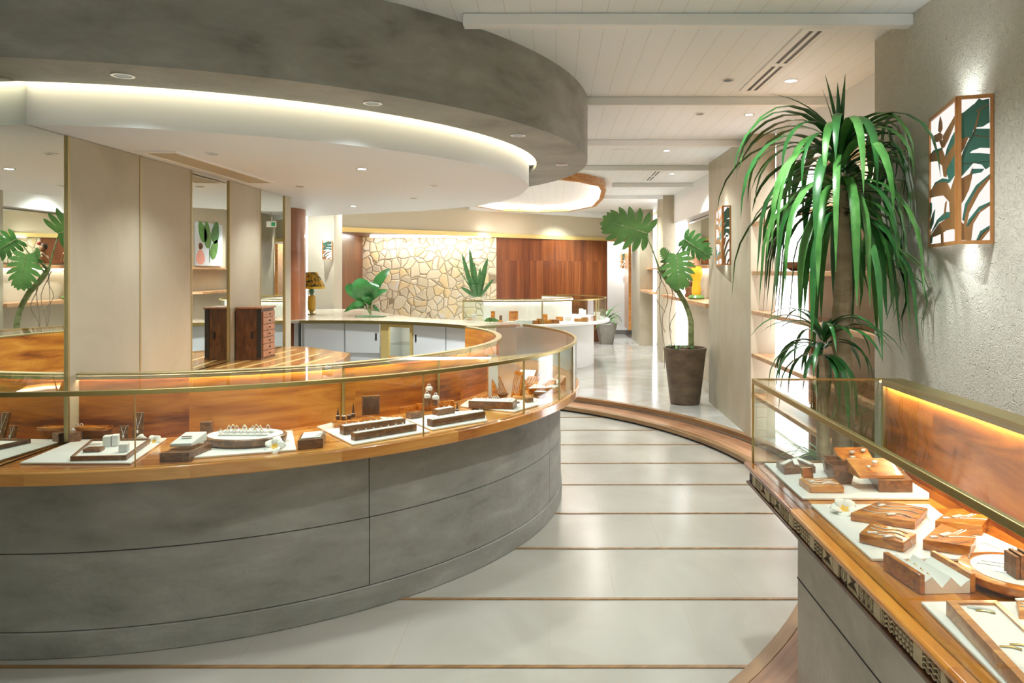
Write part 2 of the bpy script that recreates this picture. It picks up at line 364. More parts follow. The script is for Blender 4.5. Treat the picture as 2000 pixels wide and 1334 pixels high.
# ------------------------------------------------------------------ floors, steps
FZ = .12; CZ = 2.82; R1 = 3.92; R2 = 4.22; SC = (-2.498, 5.458)
def circ(c, r, a0, a1, n=60):
    return [(c[0] + r * math.cos(math.radians(a0 + (a1 - a0) * i / n)), c[1] + r * math.sin(math.radians(a0 + (a1 - a0) * i / n))) for i in range(n + 1)]
struct('floor', MB().box((-6, -3, -.1), (2.3, 17.6, 0)), 'tile', label='cream limestone tile floor with thin wood strips')
k = 1
for y in [1.72, 2.36, 3.0, 3.62, 4.28, 4.9, 5.56, 6.18, 6.84, 7.46, 8.12, 8.74]:
    struct('trim_%d' % k, MB().box((-5.9, y - .011, .0005), (2.2, y + .011, .004)), 'nose', label='dark wood strip set across the tiled floor'); k += 1
def raised(r, z0, z1, c0=-70):
    a = circ(RC, r, c0, 100, 90)
    return MB().prism([(p[0], p[1]) for p in a] + [(-2.9, 17.55), (2.25, 17.55), (2.25, a[0][1])], z0, z1)
struct('floor_upper', raised(R2 - .005, .06, FZ), 'marble', label='raised polished marble floor')
for r, z0, z1, nm in ((R1, .0, .06, 'step_lower'), (R2, .06, FZ + .002, 'step_upper')):
    st = MB().arc(RC, r, r + (.33 if r < 4 else .03), -70, 100, z0, z1 - .002, 90)
    if r < 4: struct('floor_step', st, 'step', label='curved wooden step tread up to the marble floor')
    struct('trim_%d' % k, MB().arc(RC, r - .022, r + .04, -70, 100, z1 - .042, z1, 90), 'nose', label='curved wooden nosing along the %s step' % ('lower' if r < 4 else 'upper'), bevel=.004); k += 1
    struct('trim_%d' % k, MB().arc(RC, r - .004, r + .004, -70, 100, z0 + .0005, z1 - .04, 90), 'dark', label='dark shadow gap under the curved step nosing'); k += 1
# lower right wooden deck beside the right showcase
a = circ(RC, R1 + .02, -70, -20, 40)
# ------------------------------------------------------------------ ceiling
struct('ceiling', MB().box((-6, -3, CZ), (2.3, 17.6, CZ + .1)), 'ceil', label='white painted plank ceiling')
BX = -.6
for i in range(-1, 6):
    y = 3.535 + 1.69 * i; x0 = {-1: -2.2, 0: -.44}.get(i, -.75)
    x1 = {-1: 1.69, 0: 1.69, 1: 2.04, 2: 1.73, 3: 2.04, 4: 2.04, 5: 1.73}[i]
    if i >= 4: x0 = .78
    struct('trim_%d' % k, MB().box((x0, y - .03, CZ - .058), (x1, y + .035, CZ - .0005)), 'white', label='white ceiling beam crossing the shop', bevel=.005); k += 1
# concrete drum around the lowered ceiling
SO = 2.397; DZ = 2.227; RO = 2.729; RCOVE = 2.356; RD = 2.298  # ring, lowered ceiling, its slot, mirror wall, desk, chest: scaled up about the camera
struct('ceiling_concrete_ring', MB().arc(SC, RO - .03, RO, -180, 180, SO, CZ - .0005, 96), 'concrete', label='concrete upstand ring hanging below the plank ceiling')
struct('ceiling_concrete_soffit', MB().arc(SC, RCOVE, RO - .03, -180, 180, SO, SO + .03, 96), 'concrete', label='flat underside of the concrete ring with downlights')
out = [(SC[0] + RD * math.cos(a), SC[1] + RD * math.sin(a)) for a in [math.radians(-170 + 170 * i / 60 ) for i in range(62)]]
out += [(-.312, 6.24), (-.497, 6.71), (-.728, 7.12), (-1.04, 7.44), (-1.364, 7.71), (-2.08, 8.09), (-2.895, 8.54), (-3.744, 8.94), (-5.4, 9.25), (-5.4, 5.2)]
struct('ceiling_lowered', MB().prism(out, DZ, SO + .12), 'coolwhite', label='lowered smooth white ceiling disc over the jewellery counter')
g = one('cove_light', MB().arc(SC, RD + .001, RCOVE + .02, -175, 10, SO + .042, SO + .05, 72), 'cove', 'glowing cove light strip between concrete ring and lowered white ceiling', 'cove light')
struct('ceiling_cove_lid', MB().arc(SC, RD - .02, RCOVE + .05, -180, 180, SO + .052, SO + .07, 72), 'white')

# wood coffer ring with lit recess
rg = [(.70, 10.34), (.63, 9.78), (.368, 9.31), (.16, 9.13), (-.4, 9.0), (-1.0, 9.2), (-1.40, 9.75), (-1.50, 11.4), (-1.42, 12.95), (-1.03, 13.95), (-.365, 14.25), (.294, 14.0), (.70, 12.95), (.74, 11.6)]
def inset(p, d):
    cx = sum(q[0] for q in p) / len(p); cy = sum(q[1] for q in p) / len(p)
    return [(q[0] - d * (1 if q[0] > cx else -1) * min(1, abs(q[0] - cx) / .5), q[1] - d * 1.4 * (1 if q[1] > cy else -1) * min(1, abs(q[1] - cy) / 1.2)) for q in p]
def ringprism(po, pi, z0, z1):
    n = len(po); m = MB(); vs = [(p[0], p[1], z) for z in (z0, z1) for p in po] + [(p[0], p[1], z) for z in (z0, z1) for p in pi]
    fs = []
    for i in range(n):
        j = (i + 1) % n
        fs += [(i, j, n + j, n + i), (2 * n + i, 3 * n + i, 3 * n + j, 2 * n + j), (i, 2 * n + i, 2 * n + j, j), (n + i, n + j, 3 * n + j, 3 * n + i)]
    return m.add(vs, fs)
ri = inset(rg, .07)
struct('ceiling_coffer_frame', ringprism(rg, ri, 2.725, CZ - .0005), 'hon', label='eight-sided honey wood frame around the glowing ceiling recess')
one('coffer_light', ringprism(inset(rg, .075), inset(rg, .1), 2.785, 2.80), 'wash', 'white light strip glowing inside the wood ceiling coffer', 'strip light')

# ------------------------------------------------------------------ back of the shop
def bl(x): return 11.9 + .844 * (x + 3.55)       # bulkhead line
dv = Vector((1, .844, 0)).normalized(); nv = Vector((dv.y, -dv.x, 0))
def alongwall(x0, x1, z0, z1, off, th):
    a = Vector((x0, bl(x0), 0)) + nv * -off; b = Vector((x1, bl(x1), 0)) + nv * -off
    return MB().prism([(a.x, a.y), (b.x, b.y), (b.x - nv.x * th, b.y - nv.y * th), (a.x - nv.x * th, a.y - nv.y * th)], z0, z1)
struct('wall_back_upper', alongwall(-3.9, 1.62, 2.30, CZ, 0, .25), 'bulk', label='khaki bulkhead above the back wall')
struct('trim_%d' % k, alongwall(-3.9, 1.62, 2.235, 2.31, -.03, .06), 'goldband', label='long gold fascia strip over the stone wall'); k += 1
struct('trim_%d' % k, alongwall(-1.6, 1.62, 2.72, CZ - .001, -.05, .05), 'white', label='white cornice over the khaki bulkhead'); k += 1
SY = 13.95
struct('ceiling_recess', MB().prism([(-3.75, 11.95), (1.10, 15.95), (1.10, 16.05), (-1.1, 14.4), (-3.75, 14.4)], 2.241, 2.30), 'sap', label='wooden soffit of the back recess')
struct('wall_back_stone', MB().box((-3.66, SY, FZ), (-1.12, SY + .2, 2.24)), 'rubble', label='wall of pale irregular rubble stone')
struct('wall_back_left_return', MB().prism([(-3.62, 11.9), (-3.58, 11.9), (-3.63, 13.96), (-3.75, 13.96)], FZ, 2.24), 'sap', label='wood boarded return left of the stone wall')
wy = lambda x: 13.98 + .80 * (x + 1.12)
struct('wall_back_wood', MB().prism([(-1.12, wy(-1.12)), (1.09, wy(1.09)), (1.09, wy(1.09) + .3), (-1.12, wy(-1.12) + .4)], FZ, 2.24), 'sap', label='wall of reddish vertical wood boards')
one('added_wash_light', MB().box((-3.42, SY - .30, 2.222), (-1.2, SY - .24, 2.238)), 'wash', 'added thin strip light brightening the top of the stone wall', 'strip light')  # glowing strip added to brighten the stone wall, no fitting known there
struct('wall_end', MB().box((.9, 17.4, FZ), (2.3, 17.6, CZ)), 'whitewall', label='white end wall of the passage')
struct('baseboard_end', MB().box((1.0, 17.38, FZ), (1.95, 17.4, FZ + .10)), 'grout', label='grey baseboard of the passage end wall')
struct('wall_far_left', MB().box((-6, -3, 0), (-5.9, 17.6, CZ)), 'beige', label='plain beige wall at far left')
struct('wall_front', MB().box((-6, -3.1, 0), (2.3, -3, CZ)), 'whitewall', label='added wall closing off the light behind the viewpoint')  # unseen wall added to keep world light out of the glass reflections
struct('wall_right_near', MB().box((2.05, -3, 0), (2.3, -.5, CZ)), 'beige', label='beige wall right behind the viewpoint')
struct('wall_back', MB().box((-6, 17.5, 0), (2.3, 17.6, CZ)), 'beige', label='plain beige back wall')
struct('wall_left_pillar', MB().box((-3.21, 9.6, 0), (-2.865, 9.95, CZ)), 'beige', label='beige pillar with a small lit sconce')
struct('wall_left_return', MB().box((-3.9, 9.95, 0), (-3.62, 12.0, CZ)), 'beige', label='beige wall beyond the pillar')
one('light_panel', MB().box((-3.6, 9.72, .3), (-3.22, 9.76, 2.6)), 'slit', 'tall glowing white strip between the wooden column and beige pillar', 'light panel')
struct('trim_%d' % k, MB().lathe((-2.96, 7.52, FZ), [(.405, 0), (.405, 2.106)], 40), 'sap', label='rounded full height wooden column end'); k += 1

# ------------------------------------------------------------------ right wall
struct('wall_right', MB().box((2.05, -.5, 0), (2.3, 17.6, CZ)), 'beige', label='beige wall behind the shelf niches')
struct('wall_right_stucco', MB().box((1.69, .3, 0), (2.05, 3.935, CZ)), 'stucco', label='rough stucco wall carrying the large leaf sconce')
for i, (y0, y1, x0) in enumerate(((6.59, 8.4, 1.73), (11.95, 12.6, 1.725), (14.75, 16.3, 1.665))):
    struct('wall_right_pier_%d' % (i + 1), MB().box((x0, y0, FZ), (1.93 if i else 1.95, y1, CZ)), 'stone_panel', label=('beige stone pier with a leaf sconce', 'narrow beige pier behind the monstera', 'far beige pier beside the passage')[i])
struct('wall_right_header', MB().box((1.955, 3.935, 2.42), (2.049, 6.59, CZ)), 'white')
struct('wall_right_header_back', MB().box((1.90, 8.4, 2.36), (2.049, 11.95, CZ)), 'white', label='white header above the statue niche')
for y0, y1, lb in ((5.9, 7.05, 'glowing white wall panel behind the big palm and open shelves'), (11.55, 12.85, 'glowing white wall panel just right of the middle pier'), (15.1, 16.45, 'glowing white wall strip left of the middle pier, farthest back')):
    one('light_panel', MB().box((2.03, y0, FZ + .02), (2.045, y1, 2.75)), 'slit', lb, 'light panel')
struct('trim_%d' % k, ringprism([(1.60, 16.35), (1.60, 17.3), (1.66, 17.3), (1.66, 16.35)], [(1.61, 16.4), (1.61, 17.25), (1.65, 17.25), (1.65, 16.4)], .3, 2.2), 'hon', label='tall wooden door casing beside the passage'); k += 1

# ------------------------------------------------------------------ mirror wall at left
WX = -2.262; mz0 = .81
def yz(pts, x, t): return MB().ext([(x, a_, b_) for a_, b_ in pts], (-t, 0, 0))
struct('wall_left', yz([(3.016, .805), (6.313, .805), (6.313, DZ - .001), (3.18, DZ - .001), (3.18, SO - .001), (3.016, SO - .001)], WX - .015, .14), 'beige', label='partition carrying mirrors and stone pilasters')
struct('wall_left_mirror', yz([(3.018, mz0), (3.427, mz0), (3.427, DZ - .002), (3.178, DZ - .002), (3.178, SO - .002), (3.018, SO - .002)], WX, .012), 'mirror', label='mirror panel nearest the camera on the left wall')
for y0, y1, lb in ((4.60, 5.125, 'tall mirror panel between the wide and the narrow stone pilaster'), (5.672, 6.176, 'tall mirror panel farthest along the left partition')):
    struct('wall_left_mirror', MB().box((WX - .013, y0, mz0), (WX, y1, DZ - .002)), 'mirror', label=lb)
for y0, y1, lb in ((3.442, 4.021, 'first wide beige stone pilaster beside the mirror'), (4.033, 4.589, 'second beige stone pilaster panel'), (5.137, 5.660, 'narrow beige stone pilaster between two mirrors'), (6.188, 6.318, 'thin beige stone pilaster at the partition end')):
    struct('wall_left_pilaster', MB().box((WX - .014, y0, mz0), (WX + .007, y1, DZ - .002)), 'stone_panel', label=lb)
for y in (3.434, 4.027, 4.594, 5.131, 5.666, 6.182):
    struct('trim_%d' % k, MB().box((WX - .014, y - .006, mz0), (WX + .010, y + .006, DZ - .003)), 'brassdull', label='thin gold strip between wall panels'); k += 1

# ------------------------------------------------------------------ ceiling fittings
def downlight(x, y, z, label, lit, r=.045, power=0, grp='small round downlights'):
    o = thing('downlight', label, 'ceiling light', (x, y, z), grp)
    MB().arc((x, y), r * .72, r, 0, 360, z - .004, z - .0003, 24).build('rim', 'steel', o)
    MB().lathe((x, y, z - .003), [(.01, 0), (r * .7, 0), (r * .72, .0024)], 20).build('lens', 'lens' if lit else 'lensdim', o)
    if power: lamp('spot', (x, y, z - .03), power * 1.9, size=.05, angle=125, blend=.8, parent=o)
    return o
def cz(px, py, z):
    d = CY - py; Y = F * (z - EYE) / d; return (px - CX) / F * Y, Y
for px, py, lit, pw, lb in ((1545, 157, 1, 26, 'bright downlight beside the near ceiling air slot'), (1463, 223, 1, 26, 'bright downlight in the second ceiling bay'), (1302, 294, 1, 26, 'lit downlight in the third ceiling bay'),
                            (1422, 156, 0, 0, 'dim downlight left of the near ceiling air slot'), (1366, 222, 0, 0, 'dim downlight left of the second bright one')):
    x, y = cz(px, py, CZ); downlight(x, y, CZ, lb, lit, .04, pw)
x, y = cz(1215, 294, CZ)
one('ceiling_speaker', MB().lathe((x, y, CZ - .006), [(.10, 0), (.11, .002), (.11, .0055)], 32), 'white', 'flat round white speaker cover in the plank ceiling', 'speaker')
for px, py, lb in ((240, 147, 'downlight in concrete soffit nearest the left edge'), (728, 201, 'second downlight along the concrete soffit'), (1012, 264, 'third downlight along the concrete soffit'), (1097, 321, 'last downlight near the tip of the concrete soffit')):
    x, y = cz(px, py, SO); downlight(x, y, SO, lb, 0, .045, 3 if px > 1000 else 10)
for px, py, lb in ((415, 300, 'downlight beside the long slot in lowered ceiling'), (707, 329, 'downlight near the middle of lowered ceiling'), (848, 363, 'downlight nearest the right tip of lowered ceiling'), (587, 364, 'downlight past the end of the long slot'), (690, 402, 'downlight near the back of the lowered ceiling'), (808, 387, 'tiny downlight at the back right of lowered ceiling')):
    x, y = cz(px, py, DZ); downlight(x, y, DZ, lb, px in (707, 690), .035, 6 if px in (415, 587) else 8 if px == 848 else 24)
def airvent(x0, x1, y0, y1, z, label, slots):
    o = thing('air_vent', label, 'vent', ((x0 + x1) / 2, (y0 + y1) / 2, z - .02))
    ringprism([(x0, y0), (x1, y0), (x1, y1), (x0, y1)], [(x0 + .02, y0 + .03), (x1 - .02, y0 + .03), (x1 - .02, y1 - .03), (x0 + .02, y1 - .03)], z - .008, z - .0003).build('frame', 'white', o)
    MB().box((x0 + .02, y0 + .03, z - .003), (x1 - .02, y1 - .03, z - .0004)).build('slot_ground', 'bulk' if slots == 1 else 'ebony', o)
    if slots > 1:
        w = (x1 - x0 - .04) / (slots * 2 + 1)
        for i in range(slots + 1):
            MB().box((x0 + .02 + 2 * i * w, y0 + .03, z - .007), (x0 + .02 + (2 * i + 1) * w, y1 - .03, z - .003)).build('blade', 'white', o)
        MB().box((x0 + .02, (y0 + y1) / 2 - .03, z - .0075), (x1 - .02, (y0 + y1) / 2 + .03, z - .003)).build('bridge', 'white', o)
airvent(1.24, 1.39, 3.72, 5.02, CZ, 'long white air slot in the nearest ceiling bay', 2)
airvent(1.17, 1.31, 9.0, 10.0, CZ, 'small white air slot far down the plank ceiling', 2)
airvent(-2.19, -1.98, 3.87, 5.25, DZ, 'long beige recessed slot in the lowered ceiling by the stone panels', 1)
# downlights added to brighten the shop; only the palm one follows from leaf shadows
for x, y, p, lb in ((-1.4, -.6, 55, 'added over the open floor behind the viewpoint, left'), (.9, -1.2, 75, 'added over the open floor behind the viewpoint, right'), (.75, 2.85, 26, 'over the near end of the aisle, lighting the palm'), (1.1, 1.7, 17, 'added over the right showcase'), (.5, .4, 16, 'added over the aisle behind the viewpoint'), (1.45, 9.3, 38, 'added over the aisle beside the wood coffer'), (1.2, 12.4, 38, 'added over the aisle past the wood coffer'),
                    (1.3, 14.6, 45, 'added at the end of the marble aisle'), (1.30, 16.75, 45, 'added in front of the white passage wall'), (-2.7, 10.2, 40, 'added out of sight behind the lowered ceiling, left'), (-1.0, 10.9, 0, ''), (-1.6, 11.6, 50, 'added in front of the stone wall'), (-.3, 13.2, 0, ''), (-3.0, 9.0, 26, 'added above the table lamp'), (.3, 14.5, 30, 'added in front of the wood boarded wall'), (-.6, 11.3, 0, ''), (.1, 8.6, 35, 'added between the concrete ring and the wood coffer')):
    if p: downlight(x, y, CZ, 'bright downlight ' + lb, 1, .04, p)
# ------------------------------------------------------------------ round jewellery counter
CT = .803; GT = 1.119
cc = thing('round_display_counter', 'round concrete jewellery counter with wood top and curved glass case', 'display counter', (RC[0], RC[1], 0))
MB().arc(RC, 2.0, 2.290, -112, 40, 0.001, .7475, 90).build('base_core', 'dark', cc)
MB().arc(RC, 2.10, 2.316, -112, 40, .001, .108, 90).build('kick_band', 'concrete', cc, bevel=.003)
js = [-112, -91.3, -53, -14.7, 23.6, 40]
for i in range(5):
    for z0, z1 in ((.112, .43), (.434, .747)):
        MB().arc(RC, 2.2, 2.308 if z0 < .2 else 2.304, js[i] + .05, js[i + 1] - .05, z0, z1, 40).build('concrete_panel', 'concrete', cc)
MB().arc(RC, 1.83, 2.442, -112, 36, .7475, CT, 120).build('wood_top', 'koatop', cc, bevel=.006)
MB().arc(RC, 1.835, 1.855, -89.6, 36, CT, GT - .012, 110).build('back_panel', 'koa', cc)
MB().arc(RC, 2.414, 2.422, -100, 35, CT, GT - .02, 110).build('glass_front', 'glass', cc)
MB().arc(RC, 1.879, 2.41, -89.6, 35, GT - .008, GT - .002, 110).build('glass_lid', 'glasstop', cc)
MB().arc(RC, 2.406, 2.426, -100, 35, GT - .02, GT, 120).build('brass_rail', 'brass', cc, bevel=.002)
MB().arc(RC, 1.834, 1.878, -89.6, 36, GT - .012, GT, 110).build('brass_rail', 'brassdull', cc, bevel=.002, )
MB().arc(RC, 1.857, 1.871, -89.5, 34.5, GT - .022, GT - .013, 110).build('light_strip', 'led', cc)
MB().arc(RC, 1.873, 1.8775, -89.6, 36, GT - .030, GT - .0125, 110).build('light_lip', 'brassdull', cc)
a = math.radians(35)
u = Vector((math.cos(a), math.sin(a), 0)); pe = Vector((-u.y, u.x, 0)) * .008
p0 = Vector((*RC, 0)) + u * 1.86; p1 = Vector((*RC, 0)) + u * 2.41
MB().ext([p0 + Vector((0, 0, CT)), p1 + Vector((0, 0, CT)), p1 + Vector((0, 0, GT - .02)), p0 + Vector((0, 0, GT - .02))], pe).build('end_glass', 'glass', cc)
for ang in (-76.5, -47.5, -30, -18.5, -9.5):
    c, s = math.cos(math.radians(ang)), math.sin(math.radians(ang))
    MB().cbox((RC[0] + 2.418 * c, RC[1] + 2.418 * s, (CT + GT - .02) / 2), (.012, .002, GT - .02 - CT), math.radians(ang)).build('glass_joint', 'brassdull', cc)
for px in (671, 857):
    X = (px - CX) / F; aa = 1 + X * X; bb = -2 * (X * RC[0] + RC[1]); c2 = RC[0] ** 2 + RC[1] ** 2 - 1.866 ** 2
    Y = (-bb - math.sqrt(bb * bb - 4 * aa * c2)) / 2 / aa
    MB().cbox((X * Y, Y, (CT + GT) / 2 - .006), (.012, .012, GT - CT - .014)).build('brass_post', 'brass', cc)
# back cabinets of the ring
bc = thing('back_cabinet_counter', 'curved back counter with stone top and white sliding doors', 'counter', (RC[0] + .3, RC[1] + 2.1, 0))
MB().arc(RC, 1.97, 2.38, 36.5, 62.2, .001, GT - .03, 30).build('cabinet_body', 'satin', bc)
MB().arc(RC, 1.97, 2.38, 72.9, 97, .001, GT - .03, 30).build('cabinet_body', 'satin', bc)
MB().arc(RC, 1.97, 2.38, 62.21, 72.89, .001, .70, 12).build('cabinet_body', 'satin', bc)
MB().arc(RC, 2.36, 2.38, 62.21, 72.89, .70, GT - .03, 12).build('vitrine_back', 'slab', bc)
MB().arc(RC, 2.02, 2.33, 62.8, 72, .88, .886, 12).build('vitrine_shelf', 'glass', bc)
MB().arc(RC, 2.0, 2.03, 62.8, 72, GT - .045, GT - .035, 12).build('light_strip', 'ledw', bc)  # glowing strip added to brighten the dark vitrine
tp = circ(RC, 1.90, 36.5, 97, 40) + [(-3.3, 7.3), (-3.3, 9.5), (-2.5, 9.5), (-1.55, 7.85)] + circ(RC, 2.42, 66, 36.5, 20)
MB().prism(tp, GT - .028, GT - .002).build('stone_top', 'tan', bc)
MB().arc(RC, 1.895, 1.905, 36.5, 97, GT - .03, GT, 50).build('brass_edge', 'brass', bc)
for a0, a1 in ((38, 49.5), (50, 62), (73.5, 84), (84.5, 96)):
    d = MB().arc(RC, 1.945, 1.965, a0, a1, .80 if a0 > 70 else .72, GT - .035, 12).build('sliding_door', 'satin', bc)
    am = math.radians(a1 - .9 if a0 < 60 else a0 + 1.0)
    if a0 in (50, 73.5): MB().cbox((RC[0] + 1.943 * math.cos(am), RC[1] + 1.943 * math.sin(am), .96), (.006, .016, .07), am).build('finger_pull', 'black', d)
MB().arc(RC, 1.93, 1.96, 70.2, 72.8, .70, GT - .03, 6).build('brass_stile', 'goldband', bc)
MB().arc(RC, 1.93, 1.97, 62.95, 70.15, .70, .775, 8).build('low_rail', 'hon', bc)
MB().arc(RC, 1.93, 1.97, 62.95, 70.15, GT - .06, GT - .03, 8).build('brass_stile', 'goldband', bc)
MB().arc(RC, 1.95, 1.955, 62.95, 70.15, .776, GT - .061, 8).build('vitrine_glass', 'glass', bc)
MB().arc(RC, 1.93, 1.97, 62.3, 62.9, .70, GT - .03, 4).build('brass_stile', 'goldband', bc)
MB().box((-3.25, 7.35, 0.001), (-2.55, 9.4, GT - .03)).build('cabinet_side', 'satin', bc)
# desk inside the ring
dk = thing('service_desk', 'glossy striped wooden desk against the mirror wall', 'desk', (-1.85, 5.0, 0))
dp = [(-2.25, 4.05), (-1.72, 4.10), (-1.56, 4.78), (-1.52, 5.30), (-1.56, 5.64), (-2.06, 6.14), (-2.25, 6.17)]
MB().prism(dp, .916, .976).build('desk_top', 'desk', dk, bevel=.003)
MB().prism([(p[0] - .05 if p[0] > -2 else p[0], p[1]) for p in dp], .001, .916).build('desk_body', 'satin', dk)
for i in range(4):
    MB().cbox((-2.13 + .15 * i, 5.35 - .1 * i, .9768), (.022, 1.15 - .12 * i, .001), -.10).build('inlay_stripe', 'goldband', dk)
# jewellery chest
ch = thing('jewellery_chest', 'dark wooden seven drawer jewellery chest on the desk against the mirror', 'chest of drawers', (-2.15, 5.32, .977))
x0, x1, y0, y1, z0, z1 = -2.245, -2.064, 5.20, 5.45, .977, 1.347
MB().box((x0, y0 + .003, z0 + .01), (x1 - .004, y1 - .003, z1 - .012)).build('body', 'drk', ch, bevel=.002)
MB().box((x0, y0 - .008, z1 - .012), (x1 + .008, y1 + .008, z1)).build('top', 'chest', ch, bevel=.003)
MB().box((x0, y0 - .004, z0), (x1 + .002, y1 + .004, z0 + .012)).build('plinth', 'drk', ch)
MB().box((x1 - .03, y0 + .0, z0 + .012), (x1, y0 + .006, z1 - .012)).build('corner_strip', 'black', ch)
MB().box((x0 + .11, y0 - .004, z0 + .15), (x0 + .125, y0 + .003, z0 + .20)).build('side_pull', 'black', ch)
for i in range(7):
    a0 = z0 + .016 + i * .0465
    d = MB().box((x1 - .004, y0 + .03, a0), (x1 + .005, y1 - .01, a0 + .042)).build('drawer', 'chest', ch, bevel=.002)
    MB().ball((x1 + .010, (y0 + y1) / 2 + .01, a0 + .021), .006, 8).build('knob', 'black', d)
# ------------------------------------------------------------------ straight showcase at right
rc = thing('straight_display_counter', 'straight showcase with carved frieze on a concrete base, at right', 'display counter', (1.1, 1.9, 0))
RY0, RY1 = .75, 3.10
MB().box((.79, RY0, .776), (1.50, RY1 + .03, .80)).build('wood_top', 'koar', rc, bevel=.008)
MB().box((.812, RY0, .717), (1.45, RY1 + .012, .776)).build('frieze_ground', 'ebony', rc)
MB().box((.80, RY0, .710), (1.45, RY1 + .022, .722)).build('frieze_lip', 'drk', rc, bevel=.003)
MB().box((.80, RY0, .068), (1.46, 2.457, .712)).build('concrete_base', 'concretew', rc, bevel=.002)
MB().box((.7985, RY0, .584), (.8005, 2.458, .588)).build('base_joint', 'dark', rc)
# carved pattern
cm = MB(); random.seed(3)
def q(y, z0, z1, y2):  # little cream rectangle
    cm.box((.8065, y, z0), (.8125, y2, z1))
def tri(pts): cm.ext([(.8065, p[0], p[1]) for p in pts], (.006, 0, 0))
def bar(p, w=.0024):
    for a_, b_ in zip(p, p[1:]):
        d = Vector((0, b_[0] - a_[0], b_[1] - a_[1])); L = d.length
        if L < 1e-6: continue
        n_ = Vector((0, -d.z, d.y)) / L * w
        A_, B_ = Vector((.8065, *a_)), Vector((.8065, *b_)); cm.ext([A_ - n_, B_ - n_, B_ + n_, A_ + n_], (.006, 0, 0))
y = RY0; zb, zt = .7245, .7735; h = zt - zb; kseq = 0
while y < RY1 - .03:
    t = [0, 1, 2, 0, 3, 4, 0, 5, 1, 6][kseq % 10]; kseq += 1
    w = {0: .045, 1: .08, 2: .075, 3: .09, 4: .075, 5: .09, 6: .06}[t]
    if y + w > RY1: break
    if t == 0:
        q(y, zb, zt, y + w - .004)
    elif t == 1:
        m_ = y + w / 2
        tri([(y, zb + .008), (y + w * .36, (zb + zt) / 2 + .004), (y, zt)]); tri([(y + w - .004, zb + .008), (y + w - .004, zt), (y + w * .60, (zb + zt) / 2 + .004)])
        q(y, zb, zb + .004, y + w - .004); q(y, zb + .006, zb + .0085, y + w - .004)
    elif t == 2:
        for j in range(4):
            z_ = zb + .006 + j * .0122; bar([(y + i * w / 6, z_ + (.003 if i % 2 else -.003)) for i in range(7)], .0016)
    elif t == 3:
        for j in range(4):
            for i in range(5): q(y + i * w / 5 + (j % 2) * .004, zb + j * h / 4 + .002, zb + (j + 1) * h / 4 - .003, y + i * w / 5 + (j % 2) * .004 + .010)
    elif t == 4:
        for j in range(3): bar([(y + .002 + w * .8 * i / 10, zb + .008 + j * .012 + .004 * math.sin(i * 1.3)) for i in range(11)], .0022)
        q(y + w - .008, zb, zt, y + w - .004)
    elif t == 5:
        for i in range(3):
            c_ = y + w * (i + .5) / 3.2; bar([(c_ - .008, zb + h / 2), (c_, zt - .002), (c_ + .008, zb + h / 2), (c_, zb + .002), (c_ - .008, zb + h / 2)], .0016); q(c_ - .002, zb + h / 2 - .002, zb + h / 2 + .002, c_ + .002)
        q(y, zb, zb + .0025, y + w - .004)
    else:
        bar([(y + .004 + .018 * (1 - math.cos(i * PI / 8)), zb + h / 2 + .016 * math.sin(i * PI / 8)) for i in range(-8, 9)], .0022); q(y + .018, zb + .008, zt - .008, y + .026)
    y += w
cm.build('carved_frieze', 'cream', rc)
GX0, GX1 = .822, 1.372; GTR = 1.152
MB().box((GX0, RY0, .80), (GX0 + .006, RY1, GTR - .02)).build('glass_front', 'glass', rc)
MB().box((GX0, RY1 - .006, .80), (GX1, RY1, GTR - .01)).build('end_glass', 'glass', rc)
MB().box((GX0 + .012, RY0, GTR - .008), (GX1, RY1 - .01, GTR - .002)).build('glass_lid', 'glasstop', rc)
MB().box((GX0 - .004, RY0, GTR - .02), (GX0 + .012, RY1 + .003, GTR)).build('brass_rail', 'brass', rc, bevel=.002)
MB().box((GX0 + .012, RY1 - .008, GTR - .008), (GX1, RY1 + .003, GTR)).build('brass_rail', 'brass', rc)
MB().box((GX0 - .004, RY1 - .008, .80), (GX0 + .004, RY1 + .002, GTR - .02)).build('brass_post', 'brass', rc)
MB().box((GX0, RY1 - .012, .80), (GX1, RY1 + .004, .808)).build('brass_post', 'brass', rc)
MB().box((GX1 - .012, RY1 - .014, .80), (GX1 + .002, RY1 + .003, GTR - .004)).build('brass_post', 'brass', rc)
MB().box((GX1, RY0, .80), (GX1 + .03, RY1, GTR - .012)).build('back_panel', 'koarb', rc)
MB().box((GX1 - .012, RY0, GTR - .012), (GX1 + .075, RY1 + .003, GTR)).build('brass_cap', 'brass', rc, bevel=.002)
MB().box((GX1 - .011, RY0, GTR - .022), (GX1 - .001, RY1 - .03, GTR - .013)).build('light_strip', 'led2', rc)
MB().box((GX1 - .016, RY0, GTR - .028), (GX1 - .013, RY1 - .02, GTR - .0005)).build('light_lip', 'brassdull', rc)
# ------------------------------------------------------------------ far white showcase
FC = (-.684, 12.1)
fc = thing('white_display_counter', 'round white jewellery showcase far back beside the wood wall', 'display counter', (FC[0], FC[1], FZ))
A0, A1 = -116, 62
MB().arc(FC, 1.0, 1.30, A0, A1, FZ + .001, .79, 60).build('base', 'whitewall', fc)
MB().arc(FC, .85, 1.56, A0, A1, .79, .835, 60).build('slab_top', 'slab', fc, bevel=.01)
MB().arc(FC, .93, .945, A0, A1, .835, 1.165, 60).build('back_panel', 'slab', fc)
MB().arc(FC, 1.494, 1.50, A0, A1, .835, 1.16, 60).build('glass_front', 'glass', fc)
MB().arc(FC, .95, 1.488, A0, A1, 1.168, 1.173, 60).build('glass_lid', 'glasstop', fc)
MB().arc(FC, 1.486, 1.506, A0, A1, 1.158, 1.178, 60).build('brass_rail', 'brass', fc)
MB().arc(FC, .925, .95, A0, A1, 1.165, 1.178, 60).build('brass_rail', 'brass', fc)
